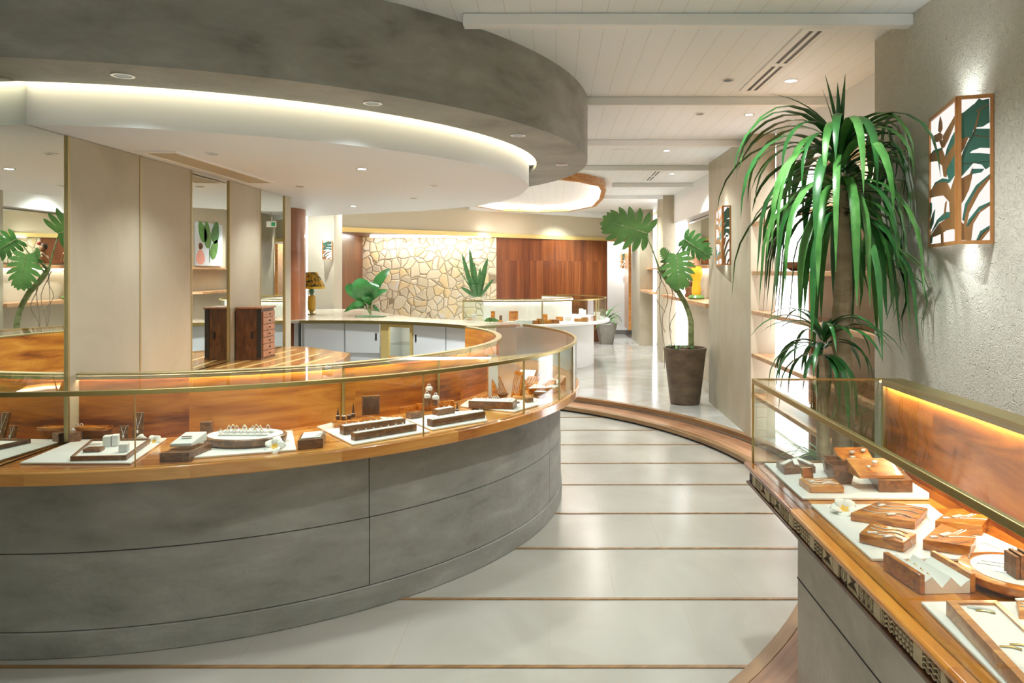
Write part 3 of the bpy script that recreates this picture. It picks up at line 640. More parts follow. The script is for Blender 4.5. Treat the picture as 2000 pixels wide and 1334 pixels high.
MB().arc(FC, .95, .965, A0, A1, 1.145, 1.156, 60).build('light_strip', 'ledw', fc)
for an in (A0, -71, -30, 20):
    c, s = math.cos(math.radians(an)), math.sin(math.radians(an)); MB().cbox((FC[0] + 1.497 * c, FC[1] + 1.497 * s, 1.0), (.016, .016, .32), math.radians(an)).build('brass_post', 'brassdull', fc)
a = math.radians(A0); u = Vector((math.cos(a), math.sin(a), 0)); pe = Vector((u.y, -u.x, 0)) * .006
p0 = Vector((*FC, 0)) + u * .95; p1 = Vector((*FC, 0)) + u * 1.49
MB().ext([p0 + Vector((0, 0, .836)), p1 + Vector((0, 0, .836)), p1 + Vector((0, 0, 1.157)), p0 + Vector((0, 0, 1.157))], pe).build('end_glass', 'glass', fc)

# ------------------------------------------------------------------ niche shelves
def shelf(x0, x1, y0, y1, z, t, lb, grp='open wooden shelves behind the big palm'):
    return one('shelf', MB().box((x0, y0, z - t), (x1, y1, z)), 'shelf', lb, 'shelf', grp, bevel=.003)
for z, lb in ((2.03, 'topmost wooden shelf behind the palm crown'), (1.60, 'upper wooden shelf at eye level behind the palm'), (1.25, 'middle wooden shelf holding a tall wine glass'), (.87, 'lower wooden shelf with glasses behind the palm'), (.52, 'lowest wooden shelf behind the right showcase')):
    shelf(1.74, 2.028, 3.94, 6.585, z, .035, lb)
one('shelf_divider', MB().box((1.99, 5.79, FZ + .002), (2.028, 5.85, 1.56)), 'shelf', 'upright wooden post behind the palm between glowing panel and beige wall', 'shelf post')
one('shelf_divider', MB().box((1.99, 3.937, FZ + .002), (2.04, 3.98, 1.56)), 'shelf', 'upright wooden edge post next to the stucco wall', 'shelf post')
shelf(1.69, 2.028, 8.41, 11.93, 1.232, .045, 'long wooden shelf carrying the yellow figurine', None)
shelf(1.97, 2.028, 8.41, 11.2, 1.675, .04, 'upper wooden shelf under the niche mirror, above the figurine', None)
shelf(1.66, 2.028, 13.01, 14.74, 1.235, .04, 'short wooden shelf between the two far piers', None)
shelf(1.80, 2.04, 12.9, 15.0, 1.66, .03, 'far upper shelf below the painting', None)
struct('wall_right_mirror', MB().box((2.03, 8.42, 1.70), (2.045, 11.3, 2.34)), 'mirror', label='mirror set above the statue shelf')
one('strip_light', MB().box((1.99, 8.5, 1.622), (2.01, 11.1, 1.634)), 'ledw', 'white strip light under the upper niche shelf', 'strip light')
one('strip_light', MB().box((2.0, 4.0, CZ - .02), (2.03, 6.5, CZ - .005)), 'ledw', 'strip light at the top of the palm niche', 'strip light')
# painting (seen in the mirrors)
pt = thing('painting', 'painting of green banana leaves and a figure in pink, reflected in the mirror', 'painting', (2.03, 13.8, 1.7))
MB().box((2.01, 13.5, 1.70), (2.045, 14.55, 2.50)).build('canvas', 'pale', pt)
def pleaf(c, L, w, ang):
    pts = []
    for i in range(16):
        g = 2 * PI * i / 16; a_, b_ = L * math.cos(g), w * math.sin(g) * (1 - .3 * math.cos(g)); pts.append((2.006, c[0] + a_ * math.cos(ang) - b_ * math.sin(ang), c[1] + a_ * math.sin(ang) + b_ * math.cos(ang)))
    return MB().ext(pts, (.004, 0, 0))
for c, L, w, an, mt in (((13.92, 2.28), .26, .14, 1.75, 'leafmon'), ((13.72, 2.33), .22, .13, 2.2, 'leaf'), ((14.25, 2.34), .22, .15, 1.2, 'leafdk'), ((14.20, 2.02), .22, .13, .9, 'leafmon'), ((14.00, 1.95), .2, .012, 1.57, 'leafdk'), ((13.65, 1.86), .14, .16, 1.57, 'pink'), ((13.66, 2.06), .08, .06, 0, 'drk')):
    pleaf(c, L, w, an).build('painted_shape', mt, pt)
# exit sign
ex = thing('exit_sign', 'small green and white exit sign hanging near the far pier', 'sign', (1.30, 15.2, 2.5))
MB().box((1.20, 15.19, 2.50), (1.40, 15.21, 2.62)).build('sign_box', 'leather', ex)
MB().box((1.22, 15.187, 2.52), (1.30, 15.19, 2.60)).build('green_field', 'exitgreen', ex)
MB().tube([(1.30, 15.2, 2.62), (1.30, 15.2, CZ)], .006).build('hanger', 'steel', ex)

# ------------------------------------------------------------------ sconces
def sconce(A, B, C, z0, z1, label, detail, power):
    """wedge shaped wall light: A far wall edge, B front ridge, C near wall edge"""
    A, B, C = [Vector((*p, 0)) for p in (A, B, C)]
    o = thing('wall_sconce', label, 'wall lamp', (B.x, B.y, z0), 'leaf patterned wall sconces')
    fw = .012 if detail else .014
    for nm, p, q_ in (('left', A, B), ('right', B, C)):
        d = (q_ - p); L = d.length; d.normalize(); n = Vector((d.y, -d.x, 0))
        if n.dot(Vector((0, 0, 0)) - (p + q_) / 2) < 0: n = -n
        ww = fw / L
        def pt_(u_, v_, off=0): return p + d * (L * u_) + n * off + Vector((0, 0, z0 + (z1 - z0) * v_))
        # frame
        fr = MB()
        for a_, b_, c_, e_ in ((0, ww, 0, 1), (1 - ww, 1, 0, 1), (ww, 1 - ww, 0, .025), (ww, 1 - ww, .975, 1)):
            fr.ext([pt_(a_, c_), pt_(b_, c_), pt_(b_, e_), pt_(a_, e_)], n * .008)
        fr.build('frame', 'copper2', o)
        MB().ext([pt_(.01, .01, -.004), pt_(.99, .01, -.004), pt_(.99, .99, -.004), pt_(.01, .99, -.004)], n * .003).build('diffuser', 'diff' if detail or z1 > 2.2 else 'diffb', o)
        for mt, lst in leafart[nm].items():
            for kx, poly in enumerate(lst):
                f_ = MB().ext([pt_(min(.99, max(.01, x_)), y_, .0005 * (kx % 3)) for x_, y_ in poly], n * .0028); f_.build('leaf_cutout', mt, o, smooth=False)
    m = (A + C) / 2 + (B - (A + C) / 2) * .45
    lamp('sconce_up', (m.x, m.y, z1 - .03), power, angle=120, blend=.9, size=.05, rot=(PI, 0, 0), parent=o)
    lamp('sconce_down', (m.x, m.y, z0 + .03), power, angle=120, blend=.9, size=.05, parent=o)
    return o
# artwork traced in panel coordinates (u across, v up)
def L_(pts, x0, x1, yt0, yt1, yb): # pixels of the zoomed crop -> uv
    r = []
    for x, y_ in pts:
        u_ = (x - x0) / (x1 - x0); yt = yt0 + (yt1 - yt0) * u_; r.append((u_, 1 - (y_ - yt) / (yb - yt)))
    return r
lf = lambda *p: L_(p, 135, 318, 240, 165, 1185); rt = lambda *p: L_(p, 318, 575, 150, 130, 1180)
leafart = {'left': {
    'green': [lf((240, 560), (255, 500), (285, 430), (305, 400), (305, 520), (280, 580), (250, 620)), lf((250, 660), (305, 560), (305, 700), (275, 740)), lf((140, 500), (165, 478), (225, 480), (225, 495)),
              lf((140, 770), (175, 715), (225, 700), (270, 720), (270, 745), (200, 735)), lf((135, 1090), (190, 990), (245, 945), (285, 955), (280, 985), (200, 1010)), lf((137, 850), (150, 860), (150, 920), (137, 980)), lf((137, 1000), (155, 940), (172, 910), (160, 1010), (137, 1060)), lf((137, 1100), (155, 1105), (150, 1150), (137, 1160))],
    'copper': [lf((210, 250), (222, 300), (224, 345), (212, 370), (196, 350), (200, 300)), lf((150, 375), (205, 365), (225, 385), (222, 420), (190, 428), (165, 410)), lf((205, 425), (225, 425), (235, 480), (225, 490)),
               lf((230, 470), (228, 400), (305, 290), (305, 340), (262, 440), (235, 485)), lf((140, 555), (140, 500), (180, 485), (225, 495), (245, 560), (305, 480), (305, 560), (262, 640), (250, 700), (235, 690), (225, 610), (190, 565)),
               lf((140, 820), (140, 765), (195, 722), (255, 735), (280, 800), (305, 720), (305, 860), (300, 1080), (278, 1000), (272, 880), (235, 825), (185, 818)),
               lf((135, 1100), (200, 1020), (290, 975), (305, 900), (305, 1075), (255, 1075), (215, 1095), (160, 1110)), lf((218, 1170), (216, 1095), (230, 1090), (232, 1170)), lf((235, 970), (246, 880), (254, 870), (245, 970))]},
    'right': {'green': [rt((340, 270), (360, 262), (425, 210), (440, 200), (470, 165), (495, 175), (545, 165), (548, 330), (500, 360), (440, 368), (425, 400), (408, 440), (380, 440), (335, 450)),
                        rt((440, 375), (548, 375), (548, 510), (480, 508), (420, 530), (390, 560), (335, 600), (360, 520), (410, 430)), rt((335, 600), (400, 545), (480, 545), (548, 552), (548, 640), (520, 660), (490, 625), (430, 615), (400, 650), (335, 720)), rt((420, 655), (510, 655), (490, 680), (430, 690), (415, 705)),
                        rt((350, 1010), (370, 900), (450, 770), (550, 690), (550, 700), (462, 790), (385, 920), (365, 1020)), rt((375, 1060), (395, 1010), (470, 920), (550, 885), (550, 900), (470, 950), (400, 1050)), rt((450, 1155), (480, 1090), (548, 1050), (548, 1070), (500, 1110), (470, 1155))],
              'copper': [rt((330, 730), (405, 690), (425, 640), (420, 720), (400, 800), (365, 870), (335, 910)), rt((335, 450), (400, 430), (370, 500), (335, 560)), rt((330, 1150), (330, 1010), (360, 1040), (385, 920), (460, 790), (550, 700), (550, 725), (470, 830), (400, 960), (380, 1060), (460, 960), (550, 892), (550, 912), (480, 960), (430, 1040), (415, 1155)),
                         rt((455, 1155), (500, 1095), (548, 1062), (548, 1085), (490, 1155)), rt((335, 600), (430, 400), (470, 250), (480, 255), (445, 400), (345, 610)), rt((450, 250), (545, 200), (545, 206), (452, 258)), rt((400, 470), (548, 480), (548, 486), (400, 478)), rt((430, 420), (548, 430), (548, 436), (430, 427)), rt((340, 620), (548, 600), (548, 606), (340, 627))]}}
sconce((1.69, 3.35), (1.575, 2.91), (1.69, 2.868), 1.705, 2.285, 'large two faced leaf cutout sconce on the rough stucco wall', 1, 1.9)
sconce((1.73, 8.02), (1.652, 7.36), (1.73, 7.34), 1.66, 2.25, 'leaf sconce on the beige pier behind the monstera', 0, 2.0)
sconce((1.50, 17.385), (1.53, 17.25), (1.68, 17.385), 1.66, 2.04, 'small sconce glowing on the white passage wall', 0, 3.5)
sconce((-3.0, 9.585), (-2.985, 9.47), (-2.885, 9.585), 1.75, 1.99, 'small sconce glowing on the far left beige pillar', 0, .7)
# ------------------------------------------------------------------ display pieces: local frames on a surface
class Fr:
    """frame whose front bottom edge runs from p1 to p2 at height z; v goes away from the camera"""
    def __init__(s, p1, p2, z, skew=None, flip=False):
        s.o = P(*p1, z); b = P(*p2, z); s.x = b - s.o; s.L = s.x.length; s.x.normalize()
        s.y = Vector((-s.x.y, s.x.x, 0)) if skew is None else skew
        s.z = z
    def p(s, u_, v_, w_): return s.o + s.x * u_ + s.y * v_ + Vector((0, 0, w_))
    def box(s, u0, u1, v0, v1, w0, w1, m=None):
        m = m or MB(); q_ = [s.p(a_, b_, c_) for c_ in (w0, w1) for a_, b_ in ((u0, v0), (u1, v0), (u1, v1), (u0, v1))]
        return m.add(q_, [(0, 3, 2, 1), (4, 5, 6, 7), (0, 1, 5, 4), (1, 2, 6, 5), (2, 3, 7, 6), (3, 0, 4, 7)])
    def wedge(s, u0, u1, v0, v1, w0, wf, wb, m=None):
        m = m or MB(); q_ = [s.p(u0, v0, w0), s.p(u1, v0, w0), s.p(u1, v1, w0), s.p(u0, v1, w0), s.p(u0, v0, wf), s.p(u1, v0, wf), s.p(u1, v1, wb), s.p(u0, v1, wb)]
        return m.add(q_, [(0, 3, 2, 1), (4, 5, 6, 7), (0, 1, 5, 4), (1, 2, 6, 5), (2, 3, 7, 6), (3, 0, 4, 7)])
def poly_slab(pts, z, t, label, cat='display board', grp=None, mat='slab', name='display_board'):
    w = [P(*p, z + t) for p in pts]
    return one(name, MB().prism([(v.x, v.y) for v in w], z, z + t), mat, label, cat, grp, bevel=.003)
E_ = .0006
def ring_mb(c, r, w=.0018, ax=None):
    ax = ax or Vector((0, 1, 0)); a_ = ax.cross(Vector((0, 0, 1))).normalized(); b_ = Vector((0, 0, 1))
    return MB().tube([Vector(c) + (a_ * math.cos(t) + b_ * math.sin(t)) * r for t in [2 * PI * i / 12 for i in range(12)]], w, 6, True)
def ring(c, label, grp, r=.009, mat='silver', ax=None, stone=None):
    o = thing('ring', label, 'ring', c, grp)
    ring_mb(Vector(c) + Vector((0, 0, r + .0018)), r, .0019, ax).build('band', mat, o)
    if stone: MB().ball(Vector(c) + Vector((0, 0, 2 * r + .005)), .0045, 8, .8).build('gem', stone, o)
    return o
def flower(c, r, label, tilt=(0, 0), rz=0.0):
    c = Vector(c); o = thing('plumeria_flower', label, 'flower', c, 'plumeria flowers')
    R = Matrix.Rotation(tilt[0], 3, 'X') @ Matrix.Rotation(tilt[1], 3, 'Y')
    for k_ in range(5):
        a_ = rz + 2 * PI * k_ / 5; m = MB(); vs = []; n1, n2 = 6, 4
        for i in range(n1 + 1):
            t = i / n1; w = r * .46 * math.sin(PI * min(1, .12 + t * .88)) ** .7 if t < 1 else .06 * r
            for j in range(n2 + 1):
                s_ = (j / n2 - .5) * 2; rad = r * (.06 + .94 * t); z = r * (.16 + .30 * t + .18 * math.sin(t * 3) - .16 * t * t) + .10 * r * s_ * (1 - t * .5)
                v = Vector((rad * math.cos(a_) - s_ * w * math.sin(a_), rad * math.sin(a_) + s_ * w * math.cos(a_), z)); vs.append(c + R @ v)
        fs = [(i * (n2 + 1) + j, i * (n2 + 1) + j + 1, (i + 1) * (n2 + 1) + j + 1, (i + 1) * (n2 + 1) + j) for i in range(n1) for j in range(n2)]
        m.add(vs, fs).build('petal', 'petal', o, solid=.0012)
    cm_ = MB()
    for k_ in range(5):
        a_ = rz + 2 * PI * k_ / 5; pts = [c + R @ Vector((r * f * math.cos(a_ + g), r * f * math.sin(a_ + g), r * (.22 + .30 * f))) for f, g in ((.0, 0), (.22, .5), (.46, .1), (.46, -.1), (.22, -.5))]
        cm_.ext(pts, R @ Vector((0, 0, r * .05)))
    cm_.build('yellow_centre', 'petalc', o)
    MB().tube([c + Vector((0, 0, .0005)), c + R @ Vector((0, 0, r * .22))], [r * .08, r * .13], 6).build('flower_base', 'petal', o)
    return o
ORD = ['leftmost', 'second', 'third', 'fourth', 'fifth', 'sixth', 'seventh', 'eighth', 'ninth']
def lining(fr, u0, u1, v0, v1, w, o, rows=2, n=8, rings_=True, mat='leather', t_=.008):
    """white ridged ring pad with small jewellery"""
    dv_ = (v1 - v0) / rows
    for r_ in range(rows):
        m = fr.box(u0, u1, v0 + r_ * dv_, v0 + (r_ + .86) * dv_, w, w + t_)
        m.build('ring_pad', mat, o, bevel=.0015)
    if rings_:
        for r_ in range(rows):
            g = MB()
            for i in range(n):
                c = fr.p(u0 + (u1 - u0) * (i + .5) / n, v0 + (r_ + .45) * dv_, w + t_)
                t = ring_mb(c + Vector((0, 0, .003)), .006, .0013, fr.x); g.add(t.v, t.f)
            g.build('jewellery_row', 'silver', o)
def block(name, p1, p2, d, h, z, mat, label, cat, grp=None, skew=None, bevel=.0025):
    f_ = Fr(p1, p2, z + E_, skew); return f_, one(name, f_.box(0, f_.L, 0, d, 0, h), mat, label, cat, grp, bevel=bevel)
def wtray(p1, p2, d, h, z, label, rows=1, n=8, frame='med', skew=None, wall=.006, pad=True):
    """wooden tray with a white ridged pad and rings"""
    f_ = Fr(p1, p2, z + E_, skew); o = thing('ring_tray', label, 'ring tray', f_.o)
    f_.box(0, f_.L, 0, d, 0, h * .45).build('tray_body', frame, o, bevel=.0015)
    for a_ in ((0, f_.L, 0, wall), (0, f_.L, d - wall, d), (0, wall, wall, d - wall), (f_.L - wall, f_.L, wall, d - wall)):
        f_.box(a_[0], a_[1], a_[2], a_[3], h * .45, h).build('tray_rim', frame, o)
    if pad: lining(f_, wall, f_.L - wall, wall, d - wall, h * .45, o, rows, n, t_=h * .55 + .003)
    return f_, o
def cone(p, h, z, label, mat='drk', r=.011):
    c = P(*p, z + E_); o = thing('ring_cone', label, 'ring holder', c, 'wooden ring cones')
    MB().lathe(c, [(r, 0), (r, .012), (r * .72, .02), (.0012, h)], 12).build('cone_body', mat, o)
    MB().tube([c + Vector((math.cos(t) * r * .8, math.sin(t) * r * .8, .02)) for t in [2 * PI * i / 12 for i in range(12)]], .0018, 6, True).build('ring_band', 'silver', o)
    return o
z0 = CT + .0005
# white boards
poly_slab([(38, 903), (255, 903), (326, 855), (150, 858)], z0, .010, 'white board under the wooden frame tray at far left')
poly_slab([(371, 893), (579, 877), (571, 840), (384, 850)], z0, .010, 'white board under the round wooden dish')
poly_slab([(619, 832), (688, 867), (840, 841), (782, 815), (700, 812)], z0, .010, 'white board under two long ring trays and cones')
poly_slab([(792, 817), (843, 838), (952, 820), (944, 800), (885, 803)], z0, .010, 'white board just right of the double ring tray board')
poly_slab([(898, 792), (1004, 803), (1074, 783), (1034, 775), (915, 780)], z0, .010, 'white board under the wide ring tray near the glass bend')
zb_ = z0 + .010
# far left group
f, o = wtray((66, 868), (122, 866), .06, .018, z0, 'small dark low tray beside the mirror, far left', 1, 4, 'drk', pad=False)
one('ring_pillow', f.box(.02, .095, .01, .045, .0095, .034), 'leather', 'white ring pillow on the small dark tray by the mirror', 'ring pillow', bevel=.006)
for i in range(3): ring(f.p(.035 + i * .02, .028, .0345), '%s silver ring on the small white pillow by the mirror' % ORD[i], 'rings on the pillow by the mirror', .007)
f, o = block('display_block', (133, 868), (157, 866), .05, .05, z0, 'med', 'small brown block with a white pad beside the mirror', 'display block')
f2 = Fr((121, 869), (132, 868), z0 + E_)
one('ring_pillow', f.box(-.028, f.L - .002, .052, .10, 0, .062), 'leather', 'taller white pillow behind the small brown block', 'ring pillow', bevel=.005)
for i in range(4): ring(f.p(-.012 + i * .018, .075, .0625), '%s silver ring on the taller white pillow' % ORD[i], 'rings on the taller white pillow', .007)
f, o = block('riser_board', (147, 862), (190, 862), .13, .012, z0, 'acrylic', 'clear acrylic riser near the mirror, base plate', 'riser')
MBx = f.box(.0, .004, 0, .12, .0125, .05); f.box(f.L + .03, f.L + .034, 0, .12, .0125, .05, MBx)
one('acrylic_riser', MBx, 'acrylic', 'clear acrylic legs carrying an orange wooden lid board', 'riser')
one('riser_board', f.box(-.005, f.L + .045, -.005, .13, .0505, .066), 'koab', 'orange wooden board raised on clear acrylic by the mirror', 'display board', bevel=.002)
o = thing('frame_tray', 'dark wooden frame tray with white inlay on the leftmost board', 'tray', P(190, 898, zb_))
q_ = [P(137, 901, zb_ + E_), P(247, 899, zb_ + E_), P(296, 864, zb_ + E_), P(180, 865, zb_ + E_)]
def quadprism(qs, z0_, z1_): return MB().prism([(v.x, v.y) for v in qs], z0_, z1_)
cen = sum(q_, Vector()) / 4; qi = [cen + (v - cen) * .93 for v in q_]
quadprism(qi, zb_ + E_, zb_ + .012).build('white_inlay', 'leather', o)
ringprism([(v.x, v.y) for v in q_], [(v.x, v.y) for v in qi], zb_ + E_, zb_ + .020).build('frame', 'med', o)
zf = zb_ + .0125
f, o = block('jewel_box', (161, 884), (195, 883), .05, .014, zf, 'med', 'tiny wooden box with clear lid on the frame tray', 'box')
one('box_lid', f.box(.005, f.L - .01, .005, .045, .0145, .028), 'acrylic', 'clear lid of the tiny wooden box on frame tray', 'lid')
f, o = block('display_block', (200, 873), (216, 872), .04, .045, zf, 'leather', 'left of two white upright blocks on the frame tray', 'display block', bevel=.002)
f, o = block('display_block', (217.5, 872), (231, 871), .04, .047, zf, 'leather', 'right of two white upright blocks on the frame tray', 'display block', bevel=.002)
f, o = block('display_block', (231, 884), (249, 883), .03, .034, zf, 'leather', 'low white block in front of the necklace stand', 'display block', bevel=.002)
def bust(p1, p2, h, lean, z, label, mat='med', chain=1):
    f_ = Fr(p1, p2, z + E_); o = thing('necklace_stand', label, 'necklace stand', f_.o, 'necklace stands')
    m = MB(); n = 8
    pts = [f_.p(0, 0, 0), f_.p(f_.L, 0, 0), f_.p(f_.L, lean, h), f_.p(0, lean, h)]
    m.ext(pts, f_.y * .012).build('board', mat, o, bevel=.001)
    if chain:
        d = f_.y * -.003
        for w_ in (.18, .82):
            MB().tube([f_.p(f_.L * w_, lean * .98, h * .97) + d, f_.p(f_.L * (.5 + (w_ - .5) * .35), lean * .6, h * .62) + d, f_.p(f_.L * .5, lean * .4, h * .42) + d], .0011, 5).build('chain', 'silver', o)
        MB().ball(f_.p(f_.L * .5, lean * .3, h * .32) + d * 1.5, .005, 8, 1.6).build('pendant', 'silver', o)
    return o
bust((232, 862), (249, 861), .068, .012, zb_, 'short brown necklace stand behind the white blocks')
bust((257, 861), (278, 860), .125, .03, zb_, 'tall brown necklace stand behind the plumeria flowers')
flower(P(276, 863, zb_ + .001), .034, 'left of the two plumeria flowers beside the tall stand', (.9, -.2), .3)
flower(P(301, 864, zb_ + .001), .034, 'right of the two plumeria flowers beside the tall stand', (.9, .2), .9)
# long box with slanted white ring pad
f = Fr((311, 903), (369, 901), z0 + E_); o = thing('ring_box', 'long dark box with raised slanted white pad left of the round dish', 'ring box', f.o)
sk = Vector((.10, 1, 0)).normalized(); f.y = sk
f.box(0, f.L, 0, .17, 0, .038).build('box_body', 'med', o, bevel=.002)
f.box(.015, f.L - .02, .05, .165, .0385, .052).build('acrylic_step', 'acrylic', o)
f.wedge(.014, f.L - .014, .045, .16, .0525, .066, .092).build('white_pad', 'leather', o, bevel=.003)
f.box(.035, f.L - .04, .09, .10, .083, .086).build('pad_slot', 'steel', o)
one('display_block', Fr((390, 856), (412, 855), z0 + E_).box(0, .055, .0, .03, .0005, .078), 'med', 'burl wood block behind the round dish', 'display block', bevel=.006)
# round dish
dc = P(476, 866, zb_ + E_); dc.y += .02
o = thing('round_dish', 'round brown wooden dish with white top full of rings', 'dish', dc)
MB().lathe(dc, [(.168, 0), (.182, .010), (.186, .036), (.176, .040), (.170, .036)], 48, 1, .72).build('dish_body', 'med', o)
MB().lathe(dc, [(.01, .0405), (.168, .0395), (.168, .037)], 40, 1, .72).build('white_top', 'leather', o)
for r_, (y_, w0, w1, l) in enumerate(((.015, .041, .052, .24), (-.02, .041, .056, .21), (-.05, .041, .048, .23))):
    MB().box((dc.x - l / 2 + .01, dc.y + y_, dc.z + w0), (dc.x + l / 2, dc.y + y_ + .026, dc.z + w1)).build('ring_bar', 'leather', o, bevel=.002)
for i in range(4): ring((dc.x - .07 + i * .054, dc.y + .028, dc.z + .0525), '%s ring from the left on the back bar of the round dish' % ORD[i], 'rings on the back bar', .009, 'silver', None, 'gold')
for i in range(5): ring((dc.x - .075 + i * .036, dc.y - .004, dc.z + .0565), '%s ring from the left on the middle bar of the round dish' % ORD[i], 'rings on the middle bar', .008, 'silver', None, 'gold')
for i in range(7): ring((dc.x - .096 + i * .031, dc.y - .040, dc.z + .0485), '%s ring from the left on the front bar of the round dish' % ORD[i], 'rings on the front bar', .008, 'silver', None, 'gold')
flower(P(538, 876, zb_ + .001), .05, 'plumeria flower on the white board right of the round dish', (.75, 0), .1)
f = Fr((581, 879), (631, 874), z0 + E_); f.y = Vector((-.22, 1, 0)).normalized()
o = thing('ring_box', 'dark box with flat silvery white pad right of the plumeria', 'ring box', f.o)
f.box(0, f.L, 0, .15, 0, .042).build('box_body', 'med', o, bevel=.002)
f.box(.012, f.L - .012, .014, .14, .0425, .048).build('white_pad', 'leather', o, bevel=.001)
g = MB(); random.seed(5)
for i in range(9):
    a_ = f.p(.02 + random.random() * (f.L - .04), .02 + i * .012, .0495); b_ = a_ + f.x * .03 + f.y * .01; g.tube([a_, b_], .001, 4)
g.build('chain', 'silver', o)
# tray group three
f, o = block('riser_block', (652, 836), (745, 828), .06, .030, zb_, 'koab', 'orange wooden riser behind the first long ring tray', 'riser', bevel=.002)
f, o1 = wtray((672, 850), (792, 833), .055, .040, zb_, 'upper long ring tray with brown front', 1, 10)
f, o1 = wtray((694, 861), (814, 841), .045, .032, zb_, 'lower long ring tray, front edge of the board', 1, 8)
zr = zb_ + .031
cone((660, 819), .058, zr - .001, 'leftmost pointed ring cone on the orange riser'); cone((671, 820), .022, zr - .001, 'tiny cone between the tall pointed ones'); cone((690, 815), .078, zr - .001, 'tallest pointed ring cone beside the brass post'); cone((682, 818), .026, zr - .001, 'small cone just left of the tallest cone')
f = Fr((707, 812), (742, 810), zr); o = thing('upright_box', 'upright brown wooden box standing on the orange riser', 'box', f.o)
f.box(0, f.L, 0, .03, 0, .10).build('box_body', 'med', o, bevel=.002); f.box(.008, f.L - .008, -.002, 0, .01, .085).build('box_front', 'drk', o)
# tray group four
f, o = wtray((845, 834), (948, 816), .05, .034, zb_, 'long ring tray on the fourth white board', 1, 10)
f, o = wtray((855, 812), (889, 806), .05, .03, z0 + .0105, 'short ring tray behind the long one on the fourth board', 1, 3)
f, o = block('display_block', (781, 808), (815, 803), .06, .035, z0, 'koab', 'orange flat block behind the fourth board', 'display block')
f, o = block('display_block', (803, 819), (826, 815), .05, .032, z0 + .0105, 'med', 'low brown block left of the long ring tray', 'display block')
f, o = block('display_block', (820, 804), (866, 798), .07, .04, z0, 'koab', 'orange block carrying three round topped ring jars', 'display block')
zq = z0 + .0415
for (px, py), h_, lb in (((834, 787), .045, 'left white topped ring jar on the orange block'), ((851, 786), .035, 'right white topped ring jar on the orange block'), ((838, 782), .075, 'rear tallest white topped ring jar on the orange block')):
    c = P(px, py + 6, zq); o = thing('ring_jar', lb, 'ring jar', c, 'white topped ring jars')
    MB().lathe(c, [(.019, 0), (.019, h_)], 4, rz=.6).build('wood_base', 'med', o)
    MB().lathe(c + Vector((0, 0, h_)), [(.019, .0003), (.021, .012), (.017, .02), (.006, .024)], 14).build('white_dome', 'leather', o)
    ring_mb(c + Vector((0, 0, h_ + .028)), .008, .002).build('ring_band', 'silver', o)
cone((893, 806), .06, z0, 'pointed ring cone right of the orange block')
f, o = block('display_block', (868, 800), (888, 797), .05, .045, z0, 'koab', 'small orange block behind the last cone', 'display block')
# tray group five and the crowd of stands in the bend
f, o = wtray((915, 797), (1002, 800), .10, .04, zb_, 'wide two row ring tray near the bend of the glass', 2, 7)
o = thing('brochure_panel', 'tall white upright panel standing at the bend of the case', 'panel', P(966, 778, z0))
f = Fr((954, 778), (973, 777), z0 + E_); f.box(0, f.L, 0, .01, 0, .27).build('panel', 'leather', o); f.box(-.003, 0, -.001, .012, 0, .272).build('panel_edge', 'copper2', o)
def tilt(p1, p2, d, h, z, mat, label, name='necklace_stand', cat='necklace stand', pad='leather'):
    f_ = Fr(p1, p2, z + E_); o = thing(name, label, cat, f_.o)
    f_.wedge(0, f_.L, 0, d, 0, .008, h).build('wedge_body', mat, o, bevel=.0015)
    n = Vector((0, 0, 1)); m = MB()
    for i in range(4):
        u_ = f_.L * (i + .7) / 5; m.tube([f_.p(u_, .15 * d, .012 + h * .13), f_.p(u_ + .003, .8 * d, .006 + h * .82)], .0018, 5)
    m.build('chains', 'silver', o)
    return o
random.seed(11)
for p1, p2, d, h, mt, lb in (((962, 786), (981, 784), .05, .03, 'med', 'low brown tray at the foot of the white panel'),
    ((975, 779), (991, 772), .05, .12, 'koab', 'leftmost orange slanted stand in the bend'), ((998, 777), (1014, 781), .03, .17, 'koab', 'tall orange leaning board in the bend'),
    ((1014, 778), (1032, 774), .05, .05, 'hon', 'small honey stand right of the tall board'), ((1012, 762), (1034, 760), .07, .06, 'koab', 'orange stepped stand behind the tall board'),
    ((1022, 755), (1046, 757), .06, .07, 'koab', 'upper orange slanted tray with chains'), ((1044, 757), (1074, 762), .06, .06, 'koab', 'right orange slanted tray with chains'),
    ((1010, 742), (1040, 744), .06, .07, 'koab', 'rear orange tray under the rail'), ((1043, 742), (1070, 745), .06, .07, 'med', 'rear brown tray with gold chains'),
    ((1033, 760), (1060, 765), .05, .03, 'leather', 'white slanted pad between the orange trays'),
    ((1060, 752), (1082, 758), .05, .05, 'leather', 'white slanted pad right of the orange trays'), ((1076, 748), (1094, 752), .05, .06, 'hon', 'honey slanted tray near the end of the glass'),
    ((990, 790), (1010, 792), .03, .02, 'med', 'tiny brown pad in front of the leaning boards'), ((1052, 790), (1076, 784), .04, .015, 'leather', 'flat white pad at the front edge of the bend')):
    tilt(p1, p2, d, h, z0, mt, lb)
f, o = wtray((1034, 770), (1080, 768), .06, .035, z0, 'orange edged ring tray with white cubes in the bend', 1, 3, 'koab')
f, o = wtray((1080, 768), (1096, 762), .09, .03, z0, 'white lined tray closest to the end of the glass', 1, 3, 'hon')
f, o = wtray((1042, 775), (1066, 776), .06, .03, z0 + .0105, 'small brown ring tray on the fifth board', 1, 3, 'med')
f, o = block('display_block', (1030, 787), (1042, 785), .04, .025, zb_, 'med', 'small brown block right of the wide ring tray', 'display block')
c = P(1019, 777, z0 + .012); MBo = MB().lathe(c, [(.05, 0), (.058, .012), (.05, .014)], 24)
one('oval_dish', MBo, 'hon', 'small oval dish with pale shell in the bend', 'dish')
